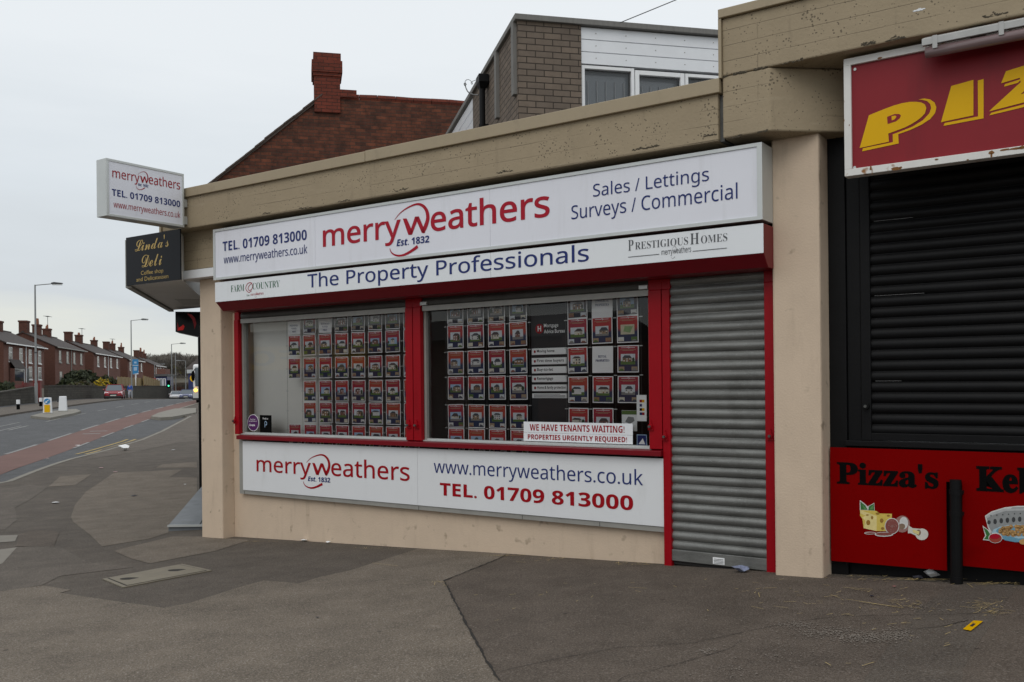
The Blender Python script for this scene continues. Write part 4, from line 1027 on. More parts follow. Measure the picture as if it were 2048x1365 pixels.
# ------------------------------------------------------------------ takeaway next door
pz = thing('takeaway_building', 'takeaway shop with taller tan concrete beam, black frame and closed black shutter', 'building', (7.36, 0, 0))
END = 13.5
m_ = MB()
m_.prism([(7.355, -.30, 3.70), (7.754, -.30, 3.70), (8.30, .16, 3.70), (8.30, .5, 3.70), (7.355, .5, 3.70)], (0, 0, .52), 'concrete')
m_.build('beam_corbel', pz, bevel=.015)
m_ = MB(); m_.box(7.358, END, -.302, .5, 4.222, 4.70, 'concrete'); m_.build('concrete_beam', pz, bevel=.012)
m_ = MB(); m_.box(7.335, END, -.335, .3, 4.70, 4.775, 'coping'); m_.build('coping', pz, bevel=.006)
MB().box(7.333, 7.358, -.325, .3, 4.205, 4.70, 'coping').build('beam_end_trim', pz)
m_ = MB(); a = fp(1657, 400, -.25)[0]; b = fp(1687, 400, -.25)[0]
m_.box(8.05, b + .01, .25, .5, -.3, 4.22, 'black_paint'); m_.build('post', pz, bevel=.006)
c = fp(1720, 600, -.26)[0]; d = fp(1740, 600, -.26)[0]
m_ = MB(); m_.box(b + .012, c, .275, .5, 1.14, 4.22, 'black_paint'); m_.box(c, d, .262, .33, 1.17, 3.38, 'black_paint'); m_.build('frame', pz, bevel=.006)
m_ = MB(); slats(m_, d - .03, END, 1.22, 3.5, .30, .0875, .02, 'black_paint'); psh = m_.build('window_shutter', pz, smooth=True)
MB().box(d - .01, END, .266, .30, 1.175, 1.235, 'black_paint').build('bottom_rail', psh, bevel=.004)
m_ = MB(); m_.box(b, END, .215, .34, 1.125, 1.172, 'black_paint'); m_.build('window_sill', pz, bevel=.005)
m_ = MB(); m_.box(b, END, .30, .6, -.6, 1.125, 'black_paint'); m_.build('plinth', pz)
m_ = MB(); m_.box(8.0, END, .55, 9, 3.9, 4.3, 'felt'); m_.build('roof', pz)
bx = fp(1732, 813, -.24)
m_ = MB(); m_.cyl((bx[0], .262, bx[1]), (bx[0], .225, bx[1]), .024, 'black_paint', n=10); m_.cyl((bx[0], .225, bx[1]), (bx[0], .205, bx[1]), .012, 'galv_dark', n=8); m_.build('bullet_lock', pz)

for i, (px, py, a_, u_, c_) in enumerate(((1478, 148, .05, .02, 26), (1520, 139, .05, .025, 22), (1450, 155, .03, .02, 8), (1735, 90, .05, .03, 26), (1790, 80, .06, .02, 24), (1990, 32, .08, .03, 30), (1600, 122, .15, .015, 14))): moss(pz, .303, px, py, a_, u_, c_, 20 + i)
for i, (px, py, a_, u_, c_) in enumerate(((1470, 276, .05, .012, 12), (1525, 264, .04, .012, 14))): moss(pz, .303, px, py, a_, u_, c_, 40 + i)
moss(pz, .3025, 1838, 22, .035, .05, 16, 60, 'sign_white')
pbr('scratch', (.30, .30, .30), .6, .2, 20)
for z, x0, x1 in ((2.98, 8.42, 8.72), (2.33, 8.42, 8.80), (1.66, 8.42, 8.62)):
    zz_ = 1.22 + .0875 * round((z - 1.22) / .0875) + .004
    m_ = MB(); m_.box(x0, x1, .2798, .2805, zz_, zz_ + .0014, 'scratch'); m_.build('scratch_mark', psh)
NP = .20
zx = lambda x, y: (1640 + x / 3.792, 20 + y / 3.792)
a0, a1 = fp(1688, 236, NP)[0], 12.6
zt_, zb_ = fp(1688, 119, NP)[1], fp(1688, 354, NP)[1]
ps = thing('takeaway_sign', 'maroon sign with slanted yellow PIZZA letters in a rusty white frame', 'sign', (a0, -.15, zb_))
m_ = MB()
fw = .055
for a, b, c, d in ((a0, a1, zb_, zb_ + fw), (a0, a1, zt_ - fw, zt_), (a0, a0 + fw, zb_ + fw, zt_ - fw), (a1 - fw, a1, zb_ + fw, zt_ - fw)): m_.box(a, b, -NP, -.10, c, d, 'white_rust')
m_.build('frame', ps, bevel=.003)
MB().box(a0 + fw - .004, a1 - fw, -.175, -.12, zb_ + fw - .004, zt_ - fw + .004, 'maroon').build('panel', ps)
nl = .182
def zp(pts, k=0): return [(lambda q: (q[0], -.178 - k * .001, q[1]))(fp(*zx(*p), nl)) for p in pts]
Pm = [(300, 1048), (370, 800), (430, 775), (500, 747), (560, 725), (620, 708), (680, 698), (730, 697), (770, 703), (795, 717), (806, 745), (795, 785), (770, 812), (735, 840), (690, 868), (640, 893), (580, 915), (517, 938), (522, 1000)]
Ph = [(508, 812), (565, 790), (600, 790), (613, 800), (605, 822), (575, 846), (512, 866)]
Pi = [(542, 808), (570, 802), (580, 810), (566, 830), (544, 839)]
Psh = [[(318, 1073), (325, 1050), (552, 1003), (550, 944), (592, 943), (596, 1013)], [(550, 944), (600, 926), (700, 886), (780, 836), (828, 785), (842, 745), (835, 714), (812, 692), (780, 683), (745, 679), (790, 672), (835, 679), (868, 703), (882, 738), (872, 782), (835, 828), (765, 873), (680, 912), (592, 943)]]
def shape(mb, pts, mat, k):
    bm = bmesh.new(); vs = [bm.verts.new(p) for p in zp(pts, k)]; bm.faces.new(vs); bm.normal_update(); bmesh.ops.triangulate(bm, faces=bm.faces[:]); bm.verts.index_update()
    mb.mesh([v.co.copy() for v in bm.verts], [tuple(v.index for v in f.verts) for f in bm.faces], mat); bm.free()
m_ = MB(); shape(m_, Pm, 'yellow', 1); shape(m_, Ph, 'maroon', 2); shape(m_, Pi, 'yellow', 3)
for s_ in Psh: shape(m_, s_, 'yellow', 0)
m_.build('lettering', ps)
m_ = MB(); shape(m_, [(917, 852), (995, 577), (1163, 531), (1163, 800)], 'yellow', 1); shape(m_, [(936, 880), (945, 858), (1198, 808), (1196, 535), (1240, 524), (1240, 822)], 'yellow', 0); m_.build('lettering', ps)
Zm = [(1373, 557), (1410, 465), (1760, 357), (1745, 440), (1520, 640), (1720, 590), (1705, 660), (1283, 770), (1300, 752), (1522, 548), (1515, 515)]
Zs = [[(1395, 582), (1402, 563), (1515, 527), (1530, 522), (1500, 553)], [(1283, 800), (1300, 780), (1712, 674), (1730, 596), (1756, 588), (1740, 690)]]
for dx in (0, 470):
    k = 1 + dx / 4000
    m_ = MB(); shape(m_, [(x * k + dx * .92, y * k - dx * .40 - 20 * (dx > 0)) for x, y in Zm], 'yellow', 1)
    for s_ in Zs: shape(m_, [(x * k + dx * .92, y * k - dx * .40 - 20 * (dx > 0)) for x, y in s_], 'yellow', 0)
    m_.build('lettering', ps)
m_ = MB(); shape(m_, [(2450, 500), (2680, 110), (2860, 60), (2900, 385), (2740, 425), (2735, 350), (2610, 385), (2580, 470)], 'yellow', 1); shape(m_, [(2690, 300), (2735, 200), (2740, 285)], 'maroon', 2); m_.build('lettering', ps)
m_ = MB()
for x, y in ((265, 451), (262, 1196)):
    q = fp(*zx(x, y), nl); m_.cyl((q[0], -.174, q[1]), (q[0], -.182, q[1]), .011, 'alu', n=10)
m_.build('screw', ps)
# rust on the lower rail
pbr('rust', (.20, .085, .02), .9, .4, 40)
rr = random.Random(3)
for x, y, w_, h_ in ((385, 1200, 9, 22), (395, 1222, 3, 28), (575, 1203, 42, 14), (610, 1196, 12, 8), (885, 1135, 14, 10), (1300, 1083, 22, 14), (1300, 1100, 8, 22), (1400, 1062, 40, 9), (1480, 1052, 50, 9), (1530, 1046, 30, 14), (455, 366, 20, 7), (183, 838, 4, 12), (222, 875, 4, 7), (1120, 1138, 10, 6)):
    q = fp(*zx(x, y), NP + .002); rx, rz = w_ / 3.792 / 230, h_ / 3.792 / 230
    m_ = MB(); m_.face([(q[0] + rx * math.cos(t * .7) * rr.uniform(.5, 1), -NP - .002, q[1] + rz * math.sin(t * .7) * rr.uniform(.5, 1)) for t in range(9)], 'rust'); m_.build('rust_stain', ps)
# strip light over the sign
nL = .33
a, b = fp(1846, 88, nL), fp(2048, 42, nL)
pbr('light_body', (.40, .40, .39), .5, .12, 6); 
lt = thing('strip_light', 'grimy fluorescent strip light fitting under the beam above the maroon sign', 'light', (a[0], -nL, a[1]))
za = (a[1] + b[1]) / 2
m_ = MB(); m_.prism([(a[0], -nL, za - .035), (a[0], -nL - .05, za - .04), (a[0], -nL - .05, za + .01), (a[0], -nL + .05, za + .05)], (1.55, 0, 0), 'light_body'); m_.build('body', lt, bevel=.004)
pbr('tube_cover', (.20, .14, .14), .15, .1, 6)
m_ = MB(); m_.cyl((a[0] + .02, -nL - .01, za - .085), (a[0] + 1.53, -nL - .01, za - .085), .040, 'tube_cover', n=14); m_.build('diffuser', lt, smooth=True)
for x in (.09, .52, .95, 1.4): MB().box(a[0] + x - .016, a[0] + x + .016, -nL - .057, -nL - .044, za - .075, za + .018, 'light_body').build('clip', lt)
MB().box(a[0] + .3, a[0] + .4, -nL + .04, -.12, za + .0, za + .04, 'galv_dark').build('bracket', lt)

# red menu boards below the shutter
nb_ = -.19
zx = lambda x, y: (1620 + x / 3.4136, 840 + y / 3.4136)
mbd2 = thing('menu_board', 'bright red board with black Pizza lettering and food pictures below the black shutter', 'sign', (8.33, .19, .2))
def q(x, y): return fp(x, y, nb_)
L0, Z1 = q(1661, 1000)[0], q(1661, 895)[1]
N0, N1, NZ = q(1893, 1040)[0], q(1925, 1040)[0], q(1895, 964)[1]
B0, B1 = q(1664, 1122)[1], q(1925, 1132)[1]
m_ = MB(); pl = [(L0, .19, Z1), (L0, .19, B0), (N0, .19, B0 + .012), (N0, .19, NZ), (N1, .19, NZ), (N1, .19, B1), (13.0, .19, B1), (13.0, .19, Z1)]
m_.prism([pl[0], pl[1], pl[2], (N0, .19, Z1)], (0, .012, 0), 'board_red'); m_.box(N0, N1, .19, .202, NZ, Z1, 'board_red'); m_.box(N1, 13.0, .19, .202, B1, Z1, 'board_red')
m_.build('panel', mbd2)
ab = on(-.187)
for body, l, r, b, t in (("Pizza's", (183, 360), (878, 420), (220, 440), (250, 283)),):
    m_ = MB(); put(m_, body, 'serifb', bb(-.187, zx(*l), zx(*r), zx(*b), zx(*t)), ab, 'black_text', .020); m_.build('lettering', mbd2)
kb = bb(-.187, zx(1135, 400), zx(1300, 400), zx(1200, 492), zx(1215, 318)); kl = bb(-.187, zx(1135, 400), zx(1315, 400), zx(1200, 492), zx(1215, 318))
m_ = MB(); put(m_, 'Kebabs', 'serifb', (kl[0], kl[1], kl[0] + (kl[2] - kl[0]) * 4.15, kl[3]), ab, 'black_text', .028); m_.build('lettering', mbd2)
for nm, c in (('cheese', (.62, .47, .09)), ('cheese_lit', (.72, .60, .25)), ('cheese_hole', (.30, .16, .02)), ('salami', (.22, .06, .05)), ('salami_skin', (.30, .16, .14)), ('leaf', (.03, .15, .03)), ('leaf_lit', (.10, .28, .08)), ('mush', (.60, .58, .52)), ('mush_dark', (.22, .15, .10)), ('bowl', (.12, .30, .42)), ('bowl_lit', (.35, .50, .58)), ('nut', (.36, .19, .06)), ('nut_lit', (.48, .28, .10)), ('tomato', (.30, .04, .02)), ('stone', (.26, .27, .27)), ('stone_dark', (.035, .038, .04)), ('stone_lit', (.42, .43, .43)), ('outline', (.6, .6, .58))):
    pbr(nm, c, .5, .12, 25)
def art(mb, pts, mat, k):
    bm = bmesh.new(); vs = [bm.verts.new((p[0], .1885 - k * .0006, p[1])) for p in (fp(*zx(*p_), -.1885) for p_ in pts)]
    bm.faces.new(vs); bm.normal_update(); bmesh.ops.triangulate(bm, faces=bm.faces[:]); bm.verts.index_update()
    mb.mesh([v.co.copy() for v in bm.verts], [tuple(v.index for v in f.verts) for f in bm.faces], mat); bm.free()
def oval(x, y, rx, ry, n=16, rot=0): return [(x + rx * math.cos(t) * math.cos(rot) - ry * math.sin(t) * math.sin(rot), y + rx * math.cos(t) * math.sin(rot) + ry * math.sin(t) * math.cos(rot)) for t in (2 * math.pi * i / n for i in range(n))]
m_ = MB()
art(m_, [(340, 548), (370, 570), (394, 592), (438, 567), (442, 625), (340, 618)], 'outline', 0)
art(m_, [(344, 558), (378, 585), (394, 615), (346, 614)], 'leaf', 1); art(m_, [(350, 572), (372, 596), (388, 612), (372, 610)], 'leaf_lit', 2); art(m_, [(398, 618), (402, 592), (436, 572), (439, 620)], 'leaf', 1); art(m_, [(408, 612), (420, 592), (432, 582), (430, 612)], 'leaf_lit', 2)
art(m_, [(342, 616), (450, 622), (480, 640), (560, 642), (556, 700), (520, 760), (455, 760), (366, 740), (358, 676), (342, 655)], 'cheese', 1)
art(m_, [(342, 616), (456, 656), (455, 760), (366, 740), (378, 690), (356, 668), (380, 655), (345, 640)], 'cheese_lit', 2)
for x, y, rx, ry in ((398, 702, 14, 18), (424, 668, 8, 12), (490, 688, 12, 15), (496, 742, 11, 10), (462, 640, 14, 8), (535, 655, 10, 7), (392, 650, 10, 5)): art(m_, oval(x, y, rx, ry), 'cheese_hole', 3)
art(m_, oval(630, 712, 52, 58), 'salami_skin', 1); art(m_, oval(640, 705, 30, 42), 'outline', 2); art(m_, oval(628, 728, 22, 20), 'mush_dark', 3)
art(m_, oval(560, 726, 50, 56), 'outline', 3); art(m_, oval(560, 726, 45, 51), 'salami', 4)
r2 = random.Random(5)
for _ in range(24):
    t, u = r2.uniform(0, 6.28), r2.uniform(0, .85); art(m_, oval(560 + 42 * u * math.cos(t), 726 + 46 * u * math.sin(t), 3, 3, 6), 'salami_skin', 5)
art(m_, oval(410, 774, 40, 9), 'outline', 1); art(m_, oval(412, 774, 34, 6), 'salami', 2); art(m_, oval(505, 782, 64, 16), 'outline', 3); art(m_, oval(505, 780, 56, 11), 'salami', 4)
art(m_, [(672, 720), (700, 740), (760, 745), (758, 790), (730, 795), (690, 775), (668, 775)], 'mush', 2); art(m_, oval(764, 782, 44, 40), 'mush', 3); art(m_, oval(742, 770, 16, 20), 'mush_dark', 4); art(m_, [(700, 748), (748, 762), (742, 785), (704, 768)], 'cheese_lit', 5)
m_.build('cheese_picture', mbd2)
m_ = MB()
art(m_, [(1194, 656), (1240, 625), (1330, 598), (1420, 588), (1640, 588), (1640, 760), (1250, 790), (1215, 740)], 'outline', 0)
art(m_, [(1202, 660), (1245, 632), (1330, 606), (1372, 606), (1380, 598), (1640, 596), (1640, 760), (1255, 785), (1222, 735)], 'stone', 1)
art(m_, [(1202, 660), (1245, 632), (1330, 606), (1640, 602), (1640, 616), (1335, 622), (1250, 650), (1208, 672)], 'stone_lit', 2)
for i in range(8): art(m_, oval(1222 + i * 42, 700 - i * 6 + (i * i) * .35, 12, 18 if i else 14), 'stone_dark', 3)
for i in range(9): art(m_, oval(1236 + i * 40, 655 - i * 4 + (i * i) * .2, 5, 5, 6), 'stone_dark', 3)
art(m_, oval(1420, 770, 180, 55), 'bowl_lit', 4); art(m_, [(1290, 775), (1420, 810), (1640, 800), (1640, 832), (1400, 835), (1330, 822)], 'bowl', 5); art(m_, oval(1425, 758, 155, 38), 'bowl', 5)
for _ in range(60):
    t, u = r2.uniform(0, 6.28), math.sqrt(r2.uniform(0, 1)); x, y = 1425 + 140 * u * math.cos(t), 758 + 30 * u * math.sin(t)
    art(m_, oval(x, y, 17, 14, 8), 'nut', 6); art(m_, oval(x - 4, y - 4, 9, 7, 6), 'nut_lit', 7)
art(m_, [(1178, 722), (1210, 745), (1236, 760), (1230, 800), (1222, 825), (1180, 820), (1196, 790)], 'outline', 5); art(m_, [(1184, 734), (1212, 752), (1230, 780), (1222, 818), (1188, 815), (1205, 790)], 'leaf', 6)
art(m_, oval(1266, 806, 48, 36), 'outline', 7); art(m_, oval(1266, 808, 44, 31), 'tomato', 8); art(m_, oval(1262, 796, 36, 18), 'logo_red', 9); art(m_, oval(1462, 832, 34, 20), 'nut_lit', 8)
m_.build('bowl_picture', mbd2)
dp = fp(1911, 1000, -.12)
dpx = dp[0]
pipe = thing('drainpipe', 'black drainpipe standing in the notch of the red menu board', 'pipe', (dpx, .12, GF(dpx, -.12)))
g_ = GF(dpx, -.12)
tz = fp(1905, 960, -.12)[1]
m_ = MB(); m_.cyl((dpx, .13, g_ - .05), (dpx, .13, tz), .043, 'black_paint', n=16); m_.build('tube', pipe, smooth=False)
for px_y in (985, 1028): 
    z = fp(1905, px_y, -.12)[1]; m_ = MB(); m_.cyl((dpx, .13, z - .02), (dpx, .13, z + .02), .048, 'black_paint', n=16); m_.box(dpx - .05, dpx + .05, .15, .19, z - .012, z + .012, 'black_paint'); m_.build('collar', pipe)
m_ = MB(); m_.cyl((dpx, .13, g_ - .02), (dpx, .13, g_ + .06), .046, 'black_paint', n=16); m_.build('collar', pipe)

# ------------------------------------------------------------------ brown brick block behind the beam
W0, V0, ZR = 2.79, 11.67, 6.44
up = thing('flat_roof_building', 'brown brick flat roofed upper storey with white cladding above its windows', 'building', (W0, V0, 3.7), ST)
m_ = MB(); m_.box(W0, 3.65, V0, V0 + 3.2, 3.5, 6.38, 'brown_brick'); m_.box(3.65, 9.5, V0 + .24, V0 + 3.2, 3.5, 6.36, 'inside_dark'); m_.box(3.65, 9.5, V0, V0 + .23, 3.5, 5.20, 'brown_brick')
m_.build('wall', up)
m_ = MB(); m_.box(W0 - .045, 9.6, V0 - .05, V0 + 9, 6.375, 6.45, 'timber_grey'); m_.build('roof', up, bevel=.006)
m_ = MB(); m_.box(W0 + .02, 9.5, V0 + 3.2, V0 + 9, 3.5, 6.37, 'cladding')
for i in range(14): m_.box(W0 + .0, W0 + .021, V0 + 3.22, V0 + 9, 3.9 + .175 * i, 4.055 + .175 * i, 'cladding')
m_.build('side_cladding', up)
m_ = MB()
for i in range(3):
    z0 = 5.885 + i * .163
    m_.prism([(3.655, V0 + .02, z0), (3.655, V0 + .02, z0 + .150), (3.655, V0 + .04, z0 + .163), (3.655, V0 + .2, z0 + .163), (3.655, V0 + .2, z0)], (5.8, 0, 0), 'cladding')
m_.build('cladding', up)
m_ = MB()
for i in range(3):
    for k in range(7): m_.cyl((3.86 + k * .42, V0 + .021, 5.965 + i * .163), (3.86 + k * .42, V0 + .015, 5.965 + i * .163), .007, 'alu_dull', n=8)
m_.build('screw_cap', up)
def upwin(x0, x1, z0, z1, opening):
    f = .045 if not opening else .06
    m_ = MB(); m_.box(x0, x0 + f, V0 + .03, V0 + .10, z0, z1, 'pvc'); m_.box(x1 - f, x1, V0 + .03, V0 + .10, z0, z1, 'pvc'); m_.box(x0 + f, x1 - f, V0 + .03, V0 + .10, z1 - f, z1, 'pvc'); m_.box(x0 + f, x1 - f, V0 + .03, V0 + .10, z0, z0 + f, 'pvc')
    w_ = m_.build('window', up, bevel=.005)
    MB().face([(x0 + f, V0 + .075, z0 + f), (x1 - f, V0 + .075, z0 + f), (x1 - f, V0 + .075, z1 - f), (x0 + f, V0 + .075, z1 - f)], 'window_glass').build('pane', w_)
    m_ = MB(); n = int((x1 - x0 - .1) / .127)
    m_.face([(x0 + f, V0 + .16, z0 + f), (x1 - f, V0 + .16, z0 + f), (x1 - f, V0 + .16, z1 - f), (x0 + f, V0 + .16, z1 - f)], 'pane_grey')
    for i in range(n):
        xx = x0 + f + .07 + i * .127; m_.box(xx, xx + .012, V0 + .14, V0 + .155, z0 + f, z1 - .17, 'blind')
    m_.build('blind', w_)
upwin(3.66, 4.40, 4.95, 5.87, False); upwin(4.41, 5.12, 5.42, 5.85, True); upwin(5.13, 5.95, 4.95, 5.85, False); upwin(5.96, 6.8, 4.95, 5.85, False)
m_ = MB(); m_.box(4.41, 5.12, V0 + .03, V0 + .1, 4.95, 5.41, 'pvc'); m_.build('window_panel', up)
for v, za in ((V0 + .06, 5.44), (V0 + 1.14, 5.44)):
    MB().box(W0 - .05, W0, v, v + .12, za, 6.37, 'timber_grey').build('batten', up)
rp = thing('rainwater_pipe', 'black hopper and downpipe on the side of the brown brick block', 'pipe', (W0 - .08, V0 + 1.95, 5.2), ST)
vv = V0 + 1.95
m_ = MB(); m_.cyl((W0 - .09, vv, 5.0), (W0 - .09, vv, 6.13), .045, 'black_paint', n=12); m_.build('tube', rp)
m_ = MB(); m_.prism([(W0 - .16, vv - .12, 6.28), (W0 - .01, vv - .12, 6.28), (W0 - .01, vv + .12, 6.28), (W0 - .16, vv + .12, 6.28)], (0, 0, -.11), 'black_paint'); m_.mesh([(W0 - .16, vv - .12, 6.17), (W0 - .01, vv - .12, 6.17), (W0 - .01, vv + .12, 6.17), (W0 - .16, vv + .12, 6.17), (W0 - .13, vv - .05, 6.09), (W0 - .03, vv - .05, 6.09), (W0 - .03, vv + .05, 6.09), (W0 - .13, vv + .05, 6.09)], [(0, 1, 5, 4), (1, 2, 6, 5), (2, 3, 7, 6), (3, 0, 4, 7), (4, 5, 6, 7)], 'black_paint'); m_.build('hopper', rp)
m_ = MB(); m_.cyl((W0 - .09, vv, 5.52), (W0 - .09, vv, 5.56), .056, 'black_paint', n=12); m_.box(W0 - .1, W0, vv - .03, vv + .03, 5.52, 5.56, 'black_paint'); m_.build('collar', rp)
def zz(x, y):
    a_ = stx(880 + x / 3.413, y / 3.413, W0 - .06); return (W0 - .06, a_[0], a_[1])
hk = MB(); hk.tube([zz(*p) for p in ((262, 650), (230, 648), (205, 640), (188, 625), (178, 605), (172, 585))], .010, 'galv_dark', 6); hk.tube([zz(*p) for p in ((172, 585), (178, 578), (172, 568), (165, 574), (168, 584))], .010, 'galv_dark', 6)
hko = hk.build('cable_hook', base=zz(230, 648), frame=ST, label='small bent metal cable hook on the verge of the brown brick block', cat='hook')
hk2 = MB(); hk2.tube([zz(*p) for p in ((170, 572), (172, 556), (182, 546), (196, 545), (208, 552), (218, 562), (223, 572), (217, 578), (211, 568), (222, 556), (250, 546), (285, 532))], .005, 'dark_metal', 5); hk2.build('wire', hko)
w0 = ray(1240, 46) * 11.75 + EYEP; w1 = ray(2040, -281) * 13.6 + EYEP
MB().cyl(w0, w1, .006, 'dark_metal', n=5).build('overhead_cable', base=w0, frame=WD, label='thin dark cable rising from the flat roof across the sky', cat='cable')

# ------------------------------------------------------------------ red brick house with chimney
V2 = 20.38
rh = thing('brick_house', 'old red brick house end wall with a sloping verge and tall chimney', 'building', (-2, V2, 3), ST)
ga = [(-1.72, V2, 1.0), (-1.72, V2, 5.96), (.36, V2, 7.72), (.9, V2, 7.88), (7.5, V2, 7.88), (7.5, V2, 1.0)]
MB().prism(ga, (0, 9, 0), 'red_brick').build('wall', rh)
m_ = MB(); m_.prism([(-1.9, V2 - .04, 5.80), (-1.9, V2 - .04, 5.87), (.36, V2 - .04, 7.80), (.36, V2 - .04, 7.73)], (0, 9.1, 0), 'verge')
rv = random.Random(4); x = -1.9
while x < .3:
    z = 5.84 + (x + 1.9) * (7.78 - 5.84) / 2.26; k = rv.uniform(.0, .025)
    m_.prism([(x, V2 - .07, z + k), (x + .22, V2 - .07, z + .18 + k), (x + .22, V2 - .07, z + .215 + k), (x, V2 - .07, z + .035 + k)], (0, .3, 0), 'verge'); x += .2
m_.build('verge', rh)
m_ = MB(); x = .92
while x < 7.4:
    m_.cyl((x, V2 + .05, 7.93 + rv.uniform(-.008, .008)), (x + .385, V2 + .05, 7.93 + rv.uniform(-.008, .008)), .075, 'stack_brick', n=10); x += .395
m_.box(.90, 1.25, V2 - .06, V2 + .2, 7.9, 8.06, 'stack_brick')
m_.build('ridge_tile', rh)
m_ = MB(); m_.box(.35, .90, V2 - .06, V2 + .6, 7.55, 8.34, 'stack_brick'); m_.box(.325, .925, V2 - .085, V2 + .62, 8.325, 8.40, 'stack_brick'); m_.box(.30, .95, V2 - .11, V2 + .65, 8.40, 8.66, 'stack_brick'); m_.box(.335, .92, V2 - .08, V2 + .62, 8.66, 8.83, 'stack_brick')
m_.build('chimney', rh, bevel=.008)

# ------------------------------------------------------------------ terrace across the road (seen only in the shop glass)
ot = thing('opposite_building', 'dark brick terrace across the road reflected in the shop windows', 'building', (-46, -16, 0))
m_ = MB(); m_.box(-46, -4.5, -24, -16, -3, 3.1, 'house_brick'); m_.box(-4.5, 9, -17, -16, -3, 2.1, 'house_brick'); m_.build('wall', ot)
m_ = MB(); m_.prism([(-46, -15.8, 3.1), (-46, -20, 4.1), (-46, -24, 3.1)], (41.5, 0, 0), 'roof_tile'); m_.build('roof', ot)
for x in (-42, -34, -8): MB().box(x, x + 2.6, -16, -15.95, .3, 2.4, 'pane_dark').build('window', ot)
ys2 = thing('yellow_sign', 'yellow shop sign with blue capitals across the road reflected in the window', 'sign', (-19.2, -15.9, 2.2))
MB().box(-19.2, -12.5, -15.95, -15.85, 2.25, 3.15, 'yellow').build('board', ys2)
m_ = MB(); put(m_, 'E FO', 'sansb', (-14.2, 2.42, -18.8, 3.0), lambda u, z: (u, -15.84, z), 'navy'); m_.build('lettering', ys2)
